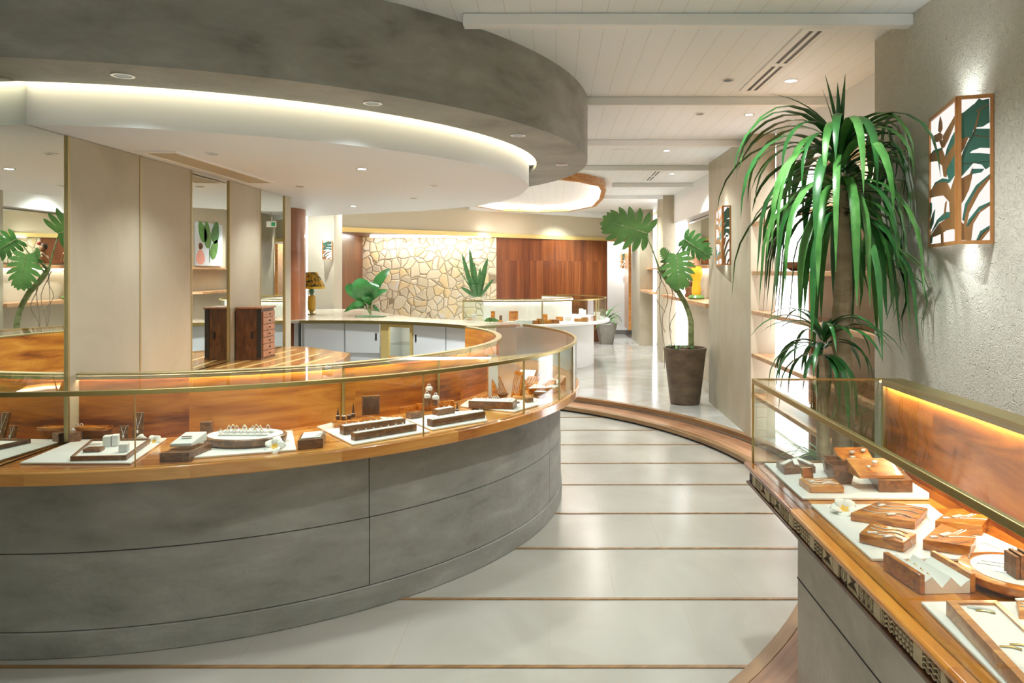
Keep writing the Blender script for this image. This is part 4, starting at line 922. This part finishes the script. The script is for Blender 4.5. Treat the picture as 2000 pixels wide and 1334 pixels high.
c = P(984, 774, z0 + .012); one('small_bowl', MB().lathe(c, [(.02, 0), (.034, .016), (.028, .018), (.016, .006)], 16), 'med', 'small brown bowl of pendants below the orange stand', 'bowl')
# ------------------------------------------------------------------ right showcase contents
z1 = .8005
poly_slab([(1492, 904), (1567, 972), (1815, 972), (1815, 962), (1722, 904)], z1, .010, 'farther white board in the right showcase')
poly_slab([(1583, 984), (1702, 1090), (1925, 1090), (2060, 1140), (1985, 1068), (1838, 1002), (1815, 984)], z1, .010, 'middle white board with orange necklace blocks')
poly_slab([(1798, 1174), (1960, 1334), (2200, 1500), (2200, 1174)], z1, .010, 'nearest white board at the bottom right corner')
zc = z1 + .010
def nblock(q_, h, z, label, mat='koab', kind=0, name='necklace_block'):
    pts = [P(*p, z + E_) for p in q_]; o = thing(name, label, 'necklace block', sum(pts, Vector()) / len(pts), 'wooden necklace blocks')
    quadprism(pts, z + E_, z + h).build('block_body', mat, o, bevel=.002)
    c = sum(pts, Vector()) / 4; c.z = z + h + .0015
    e1 = (pts[1] - pts[0]) * .5; e2 = (pts[3] - pts[0]) * .5
    rnd = random.Random(sum(q_[0]))
    if kind == 0:
        for s_ in (-.45, .05, .5):
            MB().tube([c + e1 * t + e2 * (s_ + .12 * math.sin(5 * t)) for t in [-.8 + 1.6 * i / 12 for i in range(13)]] , .0016, 5).build('chain', 'silver', o)
        for s_ in (-.55, .2): MB().cbox(c + e1 * s_ + e2 * rnd.uniform(-.6, .6) + Vector((0, 0, .001)), (.028, .010, .003), rnd.uniform(0, 1)).build('price_tag', 'leather', o)
        end = c + e1 * .98; MB().tube([end + e2 * .1, end + e1 * .08 + Vector((0, 0, -h * .5)), end + e1 * .16 + Vector((0, 0, -h * .8))], .0016, 5).build('chain_end', 'silver', o)
    else:
        MB().tube([c - e1 * .1 - e2 * .2, c + e1 * .4, c + e1 * .96 + e2 * .1], .002, 5).build('cord', 'leather', o)
        for s_ in (.0, .16): MB().tube([c + e1 * (-.05 + s_) + e2 * .1, c + e1 * (.15 + s_) + e2 * .75], .002, 5).build('cord', 'leather', o)
        MB().cbox(c - e1 * .28, (.042, .016, .005), .5).build('pendant', 'silver', o)
        MB().cbox(c - e1 * .65 - e2 * .4, (.02, .012, .002), .2).build('price_tag', 'leather', o)
    return o
def tq(q_, z, h): # tops given in pixels -> keep as footprint on z
    return [((p[0]), p[1]) for p in q_]
def topq(q_, zt_):
    """pixels of the top face -> same footprint expressed at base height"""
    r = []
    for p in q_:
        v = P(*p, zt_); r.append((CX + v.x / v.y * F, CY + (EYE - zc) * F / v.y))
    return r
h = .03
def nb(q_, h_, label, mat='koab', kind=0, z=None): return nblock(topq(q_, (z or zc) + h_), h_, z or zc, label, mat, kind)
o = thing('compartment_box', 'grey brown box with bracelets at the far corner of right showcase', 'box', P(1550, 918, zc))
qq = topq([(1532, 914), (1593, 911), (1574, 897), (1516, 899)], zc + .026); pts = [P(*p, zc + E_) for p in qq]
quadprism(pts, zc + E_, zc + .026).build('box_body', 'med', o, bevel=.001)
c = sum(pts, Vector()) / 4
for s_ in (-.5, 0, .5): MB().cbox(c + (pts[1] - pts[0]) * s_ * .6 + Vector((0, 0, .031)), (.02, .09, .008), -.2 + s_).build('bracelet', 'silver', o, bevel=.002)
nb([(1582, 950), (1649, 950), (1626, 932), (1560, 934)], .024, 'honey block with bracelets nearest the frieze, far board', 'hon')
bust((1570, 942), (1590, 940), .05, .01, zc, 'tiny gold pendant stand behind the honey block', 'gold', 0)
def basket(p1, p2, d, h, z, label, rz=0):
    f_ = Fr(p1, p2, z + E_); o = thing('wooden_cup', label, 'wooden cup', f_.o, 'open wooden cups'); t = .006; fl = .010
    def w(u0, u1, v0, v1):
        m = MB(); cx_, cy_ = f_.L / 2, d / 2; q2 = []
        for zz, k_ in ((0, .72), (h, 1.0)):
            for a_, b_ in ((u0, v0), (u1, v0), (u1, v1), (u0, v1)): q2.append(f_.p(cx_ + (a_ - cx_) * k_, cy_ + (b_ - cy_) * k_, zz))
        return m.add(q2, [(0, 3, 2, 1), (4, 5, 6, 7), (0, 1, 5, 4), (1, 2, 6, 5), (2, 3, 7, 6), (3, 0, 4, 7)])
    for a_ in ((0, f_.L, 0, t), (0, f_.L, d - t, d), (0, t, t, d - t), (f_.L - t, f_.L, t, d - t)): w(*a_).build('cup_wall', 'med', o)
    f_.box(f_.L * .16, f_.L * .84, d * .16, d * .84, .0, .006).build('cup_floor', 'med', o)
    f_.box(f_.L * .2, f_.L * .8, d * .2, d * .7, .0065, h * .6).build('cup_filling', 'hon', o)
    MB().ball(f_.p(f_.L * .6, d * .5, h * .6 + .006), .007, 8).build('silver_bead', 'silver', o)
    return o
basket((1613, 930), (1648, 931), .075, .062, zc, 'farther of two open tapered wooden cups')
basket((1626, 948), (1672, 947), .075, .072, zc, 'nearer of two open tapered wooden cups')
nb([(1716, 937), (1783, 937), (1752, 905), (1690, 905)], .045, 'large brown block under the slanted honey wedge', 'med')
f = Fr((1700, 938), (1772, 938), zc + .0455); f.y = Vector((-.1, 1, 0)).normalized()
o = thing('slanted_stand', 'slanted honey stand on the large brown block', 'display stand', f.o)
f.wedge(-.03, f.L, .02, .12, 0, .012, .05).build('wedge_body', 'hon', o, bevel=.002)
MB().ball(f.p(f.L * .4, .07, .047), .012, 10, .6).build('shell_pendant', 'silver', o); MB().ball(f.p(f.L * .15, .05, .036), .008, 8, .6).build('shell_pendant', 'silver', o)
f = Fr((1650, 925), (1712, 925), zc)
o = thing('slanted_stand', 'rear orange slanted stand with silver pieces behind the cups', 'display stand', f.o)
f.wedge(0, f.L + .01, 0, .12, 0, .02, .075).build('wedge_body', 'koab', o, bevel=.002)
for u_, v_ in ((.03, .03), (.06, .08), (.09, .04), (.11, .09), (.05, .05)): MB().cbox(f.p(u_, v_, .028 + v_ * .46), (.02, .014, .010), u_ * 9).build('silver_piece', 'silver', o, bevel=.002)
flower(P(1648, 1000, z1 + .011), .047, 'large plumeria flower between the two boards, right showcase', (.55, -.05), .5)
nb([(1661, 1001), (1787, 1018), (1812, 992), (1722, 976)], .026, 'large orange necklace block behind the flower', 'koab')
nb([(1678, 1041), (1765, 1060), (1790, 1042), (1703, 1018)], .028, 'smaller necklace block in front of the large one', 'koab')
nb([(1802, 1053), (1897, 1066), (1907, 1047), (1838, 1021)], .030, 'nearer block with pale cord, right on the middle board', 'koab', 1)
nb([(1826, 1016), (1918, 1027), (1934, 1006), (1854, 996)], .030, 'farther block with pale cord, right on the middle board', 'koab', 1)
# zigzag tray
f = Fr((1796, 1161), (1906, 1158), z1 + E_); f.y = Vector((-.15, 1, 0)).normalized()
o = thing('zigzag_tray', 'white zigzag ring tray between two wooden sides', 'ring tray', f.o)
dd = .155
f.box(0, .014, 0, dd, 0, .048).build('wooden_side', 'koab', o, bevel=.002); f.box(f.L - .014, f.L, 0, dd, 0, .048).build('wooden_side', 'koab', o, bevel=.002)
a_, b_ = .0145, f.L - .0145; st = (b_ - a_) / 5
prof = [(a_, 0), (b_, 0), (b_, .028), (a_ + 4 * st, .016), (a_ + 3 * st, .040), (a_ + 2 * st, .014), (a_ + st, .040), (a_, .030)]
prof = [(a_, 0), (b_, 0), (b_, .034), (a_ + 4.0 * st, .016), (a_ + 2.9 * st, .040), (a_ + 1.9 * st, .014), (a_ + .8 * st, .042), (a_, .030)]
MB().ext([f.p(u_, .001, w_) for u_, w_ in prof], f.y * (dd - .004)).build('zigzag_pad', 'leather', o)
for i in range(4): MB().tube([f.p(a_ + st * (1.1 + .1 * i), .03 + .03 * i, .040), f.p(a_ + st * (1.5 + .1 * i), .035 + .03 * i, .032)], .002, 5).build('earring', 'gold', o)
# oval dish with wires
dc = P(1985, 1135, z1 + .0105)
o = thing('oval_dish', 'oval orange wooden dish with white inlay at the right edge', 'dish', dc)
MB().lathe(dc, [(.115, 0), (.126, .008), (.130, .026), (.120, .028)], 48, 1, 1.0).build('dish_body', 'koab', o)
MB().lathe(dc, [(.01, .0300), (.103, .0292), (.103, .027)], 40).build('white_inlay', 'leather', o)
for i, (dx, dy) in enumerate(((-.075, .045), (-.055, .06), (-.03, .015), (-.06, -.01))):
    b_ = dc + Vector((dx, dy, .031)); MB().tube([b_, b_ + Vector((.10, -.055, .002))], .0022, 5).build('bracelet', 'silver', o)
one('wire_stand', MB().tube([dc + Vector(v) for v in ((-.085, .065, .032), (-.080, .06, .07), (-.05, .05, .078), (.0, .03, .06), (.03, .01, .033))], .0014, 5), 'silver', 'thin silver wire stand hung with earrings over the oval dish', 'earring stand')
f = Fr((1985, 1132), (2040, 1132), z1 + .041)
o = thing('wooden_cup', 'stack of upright wooden slats at the right picture edge', 'wooden holder', f.o)
for i in range(4): f.box(.0 + i * .011, .009 + i * .011, 0, .05, 0, .055 + .004 * (i % 2)).build('slat', 'med', o)
# wood frame tray at bottom right
o = thing('frame_tray', 'honey framed white tray at the bottom right corner', 'tray', P(1950, 1260, zc))
q_ = [P(*p, zc + .034) for p in ((1848, 1172), (1946, 1172), (2220, 1420), (2080, 1420))]
cen = sum(q_, Vector()) / 4
qi = [q_[0] + Vector((.018, -.014, 0)), q_[1] + Vector((-.012, -.014, 0)), q_[2] + Vector((-.012, .014, 0)), q_[3] + Vector((.018, .014, 0))]
ringprism([(v.x, v.y) for v in q_], [(v.x, v.y) for v in qi], zc + E_, zc + .034).build('frame', 'hon', o)
quadprism(qi, zc + E_, zc + .028).build('white_inlay', 'leather', o)
for p in ((1905, 1192), (1952, 1262), (1972, 1258)):
    c = P(*p, zc + .0295); MB().tube([c, c + Vector((.022, -.004, .001)), c + Vector((.036, -.016, .001))], .0025, 5).build('gold_piece', 'gold', o)
c = P(1890, 1185, zc + .030); MB().tube([c, c + Vector((.03, -.02, .004)), c + Vector((.045, -.03, .002))], .004, 6).build('silver_piece', 'silver', o)
nb([(1990, 1200), (2040, 1200), (2030, 1175), (1984, 1175)], .03, 'small honey block cut by the right picture edge', 'hon', 0, z1)
# ------------------------------------------------------------------ far white showcase contents
random.seed(21)
zw = .8355
lst = [(912, 633, .06, .05, 'hon'), (925, 631, .05, .10, 'leather'), (940, 634, .09, .03, 'koab'), (955, 631, .07, .05, 'leather'), (963, 620, .04, .13, 'koab'), (975, 630, .07, .03, 'koab'), (978, 624, .03, .08, 'drk'),
       (1003, 622, .10, .13, 'koab'), (1000, 633, .11, .03, 'leather'), (1025, 634, .18, .045, 'leather'), (1050, 635, .10, .04, 'koab'), (1056, 622, .04, .05, 'leather'), (1065, 622, .05, .09, 'koab'), (1068, 635, .09, .06, 'hon'),
       (1080, 634, .08, .04, 'koab'), (1098, 634, .12, .045, 'koab'), (1093, 624, .08, .05, 'koab'), (1106, 612, .09, .07, 'drk'), (1110, 622, .07, .04, 'leather'), (1130, 628, .10, .035, 'hon'), (1135, 618, .05, .10, 'leather'), (1146, 626, .06, .04, 'koab'),
       (1150, 615, .06, .07, 'leather'), (1158, 629, .08, .05, 'hon'), (1166, 624, .07, .09, 'leather'), (1173, 627, .05, .06, 'koab'), (1140, 610, .05, .05, 'koab')]
lst.sort(key=lambda t: t[0]); seen = {}
lst = [(a_, b_, c_ * 1.35, d_ * 1.3, e_) for a_, b_, c_, d_, e_ in lst]
wrd = {'hon': 'honey', 'koab': 'orange', 'leather': 'white', 'drk': 'dark'}
for i, (px, py, w_, h_, mt) in enumerate(lst):
    v = P(px, py, zw); 
    dd = math.hypot(v.x - FC[0], v.y - FC[1])
    if dd > 1.42: s_ = 1.42 / dd; v.x = FC[0] + (v.x - FC[0]) * s_; v.y = FC[1] + (v.y - FC[1]) * s_
    while math.hypot(v.x - FC[0], v.y - FC[1]) < 1.03 : v.x *= .99; v.y *= .99
    m = MB().cbox(v + Vector((0, 0, h_ / 2 + .0005)), (w_, .05, h_), random.uniform(-.3, .3), 0 if h_ > .09 else 0)
    side = 'left end' if px < 985 else 'middle' if px < 1115 else 'right end'
    kk = (wrd[mt], h_ > .07, side); seen[kk] = seen.get(kk, 0) + 1
    one('display_block', m, mt, '%s small %s %s in the %s of the far white showcase' % (ORD[seen[kk] - 1], wrd[mt], 'upright block' if h_ > .07 else 'low block', side), 'display block', 'small %s %s blocks, %s of the far showcase' % (wrd[mt], 'upright' if h_ > .07 else 'low', side), bevel=.004)
# ------------------------------------------------------------------ niche objects
c = Vector((1.845, 9.75, 1.2325)); o = thing('hula_figurine', 'carved figurine in a long yellow skirt on the wooden shelf', 'figurine', c)
MB().lathe(c, [(.10, 0), (.11, .02), (.085, .05), (.02, .055)], 20).build('green_base', 'leafmon', o)
MB().lathe(c, [(.055, .05), (.065, .12), (.05, .20), (.075, .32), (.085, .38), (.06, .43), (.02, .44)], 20).build('yellow_skirt', 'yellow', o)
MB().lathe(c + Vector((0, 0, .0)), [(.02, .43), (.058, .44), (.05, .50), (.065, .56), (.03, .60), (.022, .62), (.03, .635)], 16).build('torso', 'skin', o)
MB().ball(c + Vector((0, 0, .675)), .042, 14, 1.2).build('head', 'skin', o)
MB().ball(c + Vector((.005, .012, .69)), .048, 12, 1.1).build('hair', 'drk', o)
MB().ball(c + Vector((-.03, -.03, .73)), .022, 8).build('hair_flower', 'red', o)
for s_ in (-1, 1): MB().tube([c + Vector((s_ * .055, 0, .56)), c + Vector((s_ * .10, -.03, .50)), c + Vector((s_ * .04, -.08, .47 if s_ < 0 else .60))], [.02, .016, .012], 8).build('arm', 'skin', o)
c = Vector((1.90, 10.55, 1.2325)); o = thing('tiki_carving', 'squat brown tiki carving left of the yellow figurine', 'carving', c)
MB().lathe(c, [(.065, 0), (.07, .03), (.055, .06), (.07, .12), (.06, .15)], 14).build('body', 'med', o)
MB().lathe(c, [(.05, .1505), (.062, .17), (.06, .22), (.04, .25)], 14).build('head', 'drk', o)
MB().cbox(c + Vector((-.045, -.04, .18)), (.03, .03, .012), .6).build('brow', 'cream', o)
def glassw(x, y_, z, h_, r_, label, grp=None):
    c = Vector((x, y_, z)); o = thing('wine_glass', label, 'wine glass', c, grp)
    MB().lathe(c, [(r_ * .8, 0), (r_ * .8, .003), (.004, .006), (.003, h_ * .42)], 20).build('stem', 'acrylic', o)
    MB().lathe(c, [(.004, h_ * .421), (r_ * .7, h_ * .5), (r_, h_ * .65), (r_ * .75, h_)], 20).build('bowl', 'acrylic', o)
glassw(1.97, 4.95, 1.2505, .22, .032, 'tall clear wine glass on the middle shelf by the stucco wall')
for i, yy in enumerate((4.3, 4.42, 4.54, 5.0, 6.1, 6.25)): glassw(1.93, yy, .8705, .13, .028, '%s small clear glass along the lower shelf behind the palm' % ORD[i], 'small glasses on the lower shelf')
c = Vector((1.88, 5.8, 1.6005)); one('wooden_bowl', MB().lathe(c, [(.04, 0), (.09, .03), (.11, .07), (.10, .07), (.08, .035), (.03, .01)], 24), 'drk', 'dark wooden bowl on the eye level shelf behind the palm leaves', 'bowl')
c = Vector((1.9, 4.7, 1.6005)); one('shell_vase', MB().lathe(c, [(.05, 0), (.07, .05), (.05, .10), (.03, .13), (.035, .14)], 20), 'petal', 'pale round vase on the eye level shelf by the stucco wall', 'vase')
# table lamp on the back counter
c = Vector((-2.73, 8.3, GT - .0015)); o = thing('table_lamp', 'table lamp with patterned yellow and black shade on the back counter', 'table lamp', c)
MB().lathe(c, [(.045, 0), (.05, .008), (.02, .015), (.018, .03)], 20).build('lamp_foot', 'brass', o)
MB().lathe(c, [(.02, .0305), (.040, .05), (.045, .13), (.040, .20), (.02, .215)], 20).build('amber_body', 'amber', o)
MB().lathe(c, [(.012, .216), (.03, .25), (.02, .29), (.008, .33)], 12).build('leaf_finial', 'green', o)
MB().lathe(c, [(.145, .285), (.145, .31)], 8, rz=.39).build('shade_trim', 'yellow', o)
MB().lathe(c, [(.143, .311), (.06, .47)], 8, rz=.39).build('lamp_shade', 'shade', o)
# vitrine contents under the back counter, small trays left dark
# ------------------------------------------------------------------ plants
def leafpath(base, az, elev, L, droop, n=9):
    """arching strap leaf: starts at elevation elev, bends down by droop radians"""
    pts = [Vector(base)]; e = elev; d = L / n
    for i in range(n):
        e_ = e - droop * ((i + .5) / n) ** .9
        e_ = max(e_, -1.5)
        pts.append(pts[-1] + Vector((math.cos(az) * math.cos(e_), math.sin(az) * math.cos(e_), math.sin(e_))) * d)
    return pts
def strap(m, base, az, elev, L, droop, w, lim=None):
    pts = leafpath(base, az, elev, L, droop)
    if lim: pts = [lim(p) for p in pts]
    n = len(pts); ws = [w * min(1, .45 + 3 * i / n) * (1 - max(0, (i / (n - 1) - .45) / .55) ** 1.6 * .97) for i in range(n)]
    sd = Vector((-math.sin(az), math.cos(az), 0)); m.ribbon(pts, ws, [sd] * n, .3)
def wall_lim(p):
    p = Vector(p)
    if p.x > 1.64:   # brush along the stucco wall instead of entering it
        p.x = 1.64 - .02 * math.sin(p.z * 20)
    if 2.75 < p.y < 3.45 and 1.62 < p.z < 2.36 and p.x > 1.53: p.x = 1.53
    if p.z < 1.17 and p.y < 3.13: p.y = 3.13
    return p
base = Vector((1.345, 3.57, FZ + .001))
o = thing('potted_dracaena', 'tall dracaena palm with arching strap leaves behind the right showcase', 'plant', base)
MB().lathe(base, [(.13, 0), (.15, .25), (.175, .56), (.165, .57), (.155, .54)], 32).build('pot', 'potgrey', o)
MB().lathe(base, [(.01, .545), (.155, .54), (.155, .52)], 20).build('soil', 'soil', o)
MB().tube([base + Vector(v) for v in ((.02, 0, .5), (.045, 0, .8), (.035, 0, 1.05), (.02, 0, 1.2), (.035, 0, 1.35), (.04, 0, 1.55), (.03, 0, 1.75), (.02, 0, 1.95))], [.052, .046, .042, .045, .044, .037, .032, .03], 14).build('trunk', 'trunk', o)
MB().tube([base + Vector(v) for v in ((-.06, -.02, .5), (-.075, -.03, .8), (-.065, -.03, 1.0), (-.07, -.03, 1.08))], [.035, .028, .024, .024], 12).build('side_trunk', 'trunk', o)
random.seed(4)
for pas, (mt, cnt) in enumerate((('leaf', 74), ('leafdk', 70))):
    m = MB()
    for i in range(cnt):
        t = random.random(); hz = 1.74 + .34 * t; az = random.uniform(0, 2 * PI)
        c = base + Vector((.022 + .02 * math.cos(az), .02 * math.sin(az), hz))
        el = -.1 + 1.35 * t + random.uniform(-.15, .25)
        strap(m, c, az, el, random.uniform(.58, .90), random.uniform(1.9, 2.9) + .5 * t, random.uniform(.015, .024), wall_lim)
    if pas:
        for az, el, L, dr in ((2.0, 1.45, .38, .25), (.6, 1.5, .36, .1), (3.0, 1.3, .45, 1.2), (2.6, 1.4, .3, .2), (4.2, 1.45, .3, .2)):
            strap(m, base + Vector((.02, 0, 2.08)), az, el, L, dr, .012, wall_lim)
    m.build('foliage', mt, o)
m = MB()
for i in range(44):
    t = random.random(); az = random.uniform(0, 2 * PI); c = base + Vector((-.07 + .012 * math.cos(az), -.03 + .012 * math.sin(az), 1.06 + .13 * t))
    strap(m, c, az, .1 + 1.2 * t, random.uniform(.28, .46), random.uniform(1.8, 2.8), random.uniform(.011, .018), wall_lim)
m.build('small_crown_foliage', 'leafdk', o)
m = MB()
for i in range(26):
    az = random.uniform(0, 2 * PI); strap(m, base + Vector((-.02 + .05 * math.cos(az), .05 * math.sin(az), .55)), az, random.uniform(.5, 1.3), random.uniform(.2, .34), random.uniform(1.3, 2.2), .005, wall_lim)
m.build('grass_tuft', 'leafmon', o)

# monstera
def monstera_leaf(o, c, tip_dir, right, size, name='split_leaf', cup=.12, mat='leafmon'):
    """c: stalk joint; tip_dir: towards the tip; right: sideways; lobes are separate towards the margin"""
    t_ = Vector(tip_dir).normalized(); r_ = Vector(right); r_ = (r_ - t_ * r_.dot(t_)).normalized(); n_ = t_.cross(r_)
    c = Vector(c); m = MB()
    def pt_(a_, b_):  # a along the rib (-.25..1), b across
        return c + t_ * (a_ * size) + r_ * (b_ * size) - n_ * (cup * size * (b_ * b_ * 1.8 + max(0, a_ - .4) ** 2))
    def edge(s):     # half width of a heart shape at position s
        return .50 * math.sqrt(max(0, 1 - ((s - .32) / .70) ** 2)) * (1.08 if s < .4 else 1)
    for sgn in (-1, 1):
        k_ = 8
        for i in range(k_):
            # lobe: root on rib a0..a1, fans out
            a0 = -.02 + .88 * i / k_; a1 = -.02 + .88 * (i + 1) / k_
            ang = math.radians(128 - 108 * (i + .5) / k_)   # direction from the rib axis
            L = {0: .44, 1: .52, 2: .56, 3: .56, 4: .54, 5: .48, 6: .38, 7: .28}[i]
            hw0 = (a1 - a0) * .50; vs = []; nn = 8
            for j in range(nn + 1):
                u_ = j / nn; g = ang - .5 * u_ * (1 if i < 6 else .4)
                # centre line curve bending to the tip
                if j == 0: ca, cb = (a0 + a1) / 2, 0
                else: ca += math.cos(g) * L / nn; cb += math.sin(g) * L / nn
                w = hw0 * (1 + .55 * math.sin(u_ * 2.2)) * (1 if u_ < .5 else (1 - ((u_ - .5) / .5) ** 2.5 * .88)) * (.92 if u_ > .35 else 1.1)
                ta, tb = math.cos(g), math.sin(g); vs += [pt_(ca + tb * w, sgn * (cb - ta * w)), pt_(ca, sgn * cb), pt_(ca - tb * w, sgn * (cb + ta * w))]
            m.add(vs, [(3 * j + q2, 3 * j + q2 + 1, 3 * j + 4 + q2, 3 * j + 3 + q2) for j in range(nn) for q2 in (0, 1)])
    # tip lobe
    vs = []
    for j in range(6):
        u_ = j / 5; w = .10 * (1 - u_ ** 1.6) + .004; vs += [pt_(.80 + .22 * u_, -w), pt_(.80 + .22 * u_, 0), pt_(.80 + .22 * u_, w)]
    m.add(vs, [(3 * j + q2, 3 * j + q2 + 1, 3 * j + 4 + q2, 3 * j + 3 + q2) for j in range(5) for q2 in (0, 1)])
    lf_ = m.build(name, mat, o)
    MB().tube([pt_(a_, 0) + n_ * .002 for a_ in (-.02, .2, .4, .6, .8, .98)], [.006, .005, .004, .0035, .003, .002], 6).build('midrib', 'vine', lf_)
    return lf_
mp_ = Vector((1.447, 8.32, FZ + .001))
o = thing('potted_monstera', 'leaning monstera with split leaves in a tall brown pot', 'plant', mp_)
MB().lathe(mp_, [(.155, 0), (.165, .01), (.232, .58), (.240, .60), (.240, .625), (.222, .625), (.215, .58)], 40).build('pot', 'pot', o)
random.seed(9); sm = MB().lathe(mp_, [(.01, .60), (.21, .59), (.21, .56)], 24)
sm.build('soil', 'soil', o)
for i in range(12):
    a_ = random.uniform(0, 2 * PI); r_ = random.uniform(.03, .17); MB().ball(mp_ + Vector((r_ * math.cos(a_), r_ * math.sin(a_), .61)), random.uniform(.02, .045), 7, .7).build('bark_chunk', 'soil', o)
def D(px, py, dy=0): return PD(px, py, 8.32 + dy)
MB().tube([D(1350, 690), D(1350, 660), D(1350, 630), D(1345, 610), D(1338, 592), D(1325, 570), D(1306, 550), D(1294, 534), D(1286, 522)], [.032, .031, .03, .029, .029, .03, .031, .028, .018], 12).build('stem', 'vine', o)
for a_, b_ in (((1287, 524), (1264, 462)), ((1287, 526), (1313, 500)), ((1294, 534), (1340, 470)), ((1290, 530), (1303, 503))):
    mid = D((a_[0] + b_[0]) / 2 + 1, (a_[1] + b_[1]) / 2, -.03); MB().tube([D(*a_), mid, D(*b_, -.06)], [.011, .009, .007], 8).build('leaf_stalk', 'vine', o)
monstera_leaf(o, D(1262, 455, -.05), Vector((-1, -.15, .30)), Vector((.2, -.55, 1)), .50)
monstera_leaf(o, D(1321, 500, -.12), Vector((.1, -.1, -1)), Vector((1, -.1, .12)), .36)
monstera_leaf(o, D(1338, 468, -.15), Vector((1, -.35, -.75)), Vector((.5, -.9, .9)), .32, mat='leaf')
monstera_leaf(o, D(1303, 503, -.1), Vector((-.7, -.5, .9)), Vector((.9, .4, .4)), .13)
for px, L, k_ in ((1287, 190, 0), (1293, 120, 1), (1311, 130, 0), (1318, 90, 1), (1282, 80, 1)):
    y0_ = 530 if px < 1300 else 560; n = 8
    MB().tube([D(px + (8 if k_ else -3) * math.sin(i * .9 + px) + i * (1.2 if px < 1300 else -.3), y0_ + L * i / n, .02) for i in range(n + 1)], .004, 5).build('air_root', 'root', o)
m = MB()
for i in range(20):
    az = random.uniform(0, 2 * PI); strap(m, mp_ + Vector((-.11 + .03 * math.cos(az), -.05, .61)), az, 1.0, random.uniform(.07, .15), 1.0, .004)
for i in range(16):
    az = random.uniform(0, 2 * PI); strap(m, mp_ + Vector((.03, -.10 + .02 * math.sin(az), .61)), az, .9, random.uniform(.06, .11), 1.0, .006)
m.build('small_tufts', 'leaf', o)

# broad leaf plant in a glass vase on the back counter
def broad(m, base_, tip, w, bend=.06, fold=.15):
    base_, tip = Vector(base_), Vector(tip); n = 10; ax = tip - base_; sd = Vector((ax.z, 0, -ax.x)).normalized(); up = Vector((0, -1, .3)).normalized()
    pts = [base_ + ax * (i / n) + up * bend * math.sin(PI * i / n) - Vector((0, 0, 1)) * bend * (i / n) ** 2 for i in range(n + 1)]
    ws = [w * math.sin(PI * min(1, .04 + (i / n) * .96)) ** .65 if i < n else .002 for i in range(n + 1)]; ws[0] = .006
    m.ribbon(pts, ws, [sd] * (n + 1), fold)
def V8(px, py, d=7.86): return PD(px, py, d)
vb = V8(724, 617); vb.z = GT - .0015
o = thing('broad_leaf_plant', 'broad leaved plant in a glass vase beside the stone wall', 'plant', vb)
MB().lathe(vb, [(.075, 0), (.085, .01), (.085, .13)], 24).build('glass_vase', 'acrylic', o)
MB().lathe(vb, [(.16, .0), (.17, .006), (.15, .010)], 24, 1, .6).build('moss_base', 'leafdk', o)
m = MB()
for (a_, b_, w) in (((718, 588), (700, 532), .10), ((712, 590), (676, 545), .07), ((722, 585), (735, 540), .08), ((725, 580), (762, 513), .05), ((722, 590), (757, 555), .035), ((716, 596), (680, 590), .03), ((728, 602), (742, 598), .03), ((712, 600), (672, 598), .03), ((724, 596), (712, 570), .04)):
    broad(m, V8(*a_), V8(*b_, 7.80), w)
m.build('foliage', 'leafdk', o)
st = MB()
for a_ in ((712, 588), (718, 586), (722, 584), (726, 580), (724, 592)): st.tube([vb + Vector((0, 0, .02)), V8((a_[0] + 722) / 2, 604), V8(*a_)], .006, 6)
st.build('stalks', 'vine', o)
# sansevieria in glass on the far showcase
sb = PD(934, 582, 11.7); sb.z = 1.174
o = thing('snake_plant', 'upright snake plant in a glass vase on the far white showcase', 'plant', sb)
MB().lathe(sb, [(.13, 0), (.14, .01), (.14, .22)], 24).build('glass_vase', 'acrylic', o)
m = MB()
for (a_, b_, w) in (((926, 580), (902, 492), .035), ((930, 580), (917, 482), .035), ((934, 580), (950, 505), .035), ((938, 580), (953, 500), .03), ((932, 580), (926, 510), .035), ((936, 580), (938, 520), .035), ((928, 580), (900, 558), .03), ((928, 580), (912, 530), .035), ((938, 580), (965, 542), .025), ((934, 580), (943, 532), .03), ((930, 580), (888, 512), .008), ((931, 580), (921, 540), .035)):
    broad(m, PD(*a_, 11.7), PD(*b_, 11.62), w, .02, .3)
m.build('foliage', 'snake', o)
# small sprig on the ring counter
c = P(975, 628.5, GT); c = Vector((-.62, 6.95, GT - .001)); 
o = one('leaf_sprig', MB().tube([c, c + Vector((.03, 0, .04))], .004, 5), 'leaf', 'small green sprig lying at the end of the curved glass case', 'leaf sprig')
m = MB()
for dx, dz in ((-.05, .03), (.0, .06), (.06, .05), (.09, .03), (-.03, .05)): broad(m, c + Vector((.01, 0, .015)), c + Vector((dx, -.03, dz)), .015, .01)
m.build('leaves', 'leafmon', o)
# potted plant by the passage
pb = Vector((1.03, 15.15, FZ + .001))
o = thing('potted_fern', 'small leafy plant in a grey pot beside the passage', 'plant', pb)
MB().lathe(pb, [(.14, 0), (.22, .40), (.20, .42), (.17, .40)], 8).build('pot', 'potgrey', o)
MB().lathe(pb, [(.01, .395), (.18, .39), (.18, .36)], 16).build('soil', 'soil', o)
m = MB()
for i in range(40):
    az = random.uniform(0, 2 * PI); strap(m, pb + Vector((.03 * math.cos(az), .03 * math.sin(az), .40 + .2 * random.random())), az, random.uniform(.3, 1.3), random.uniform(.3, .46), random.uniform(1.0, 2.0), .022)
m.build('foliage', 'leafmon', o)
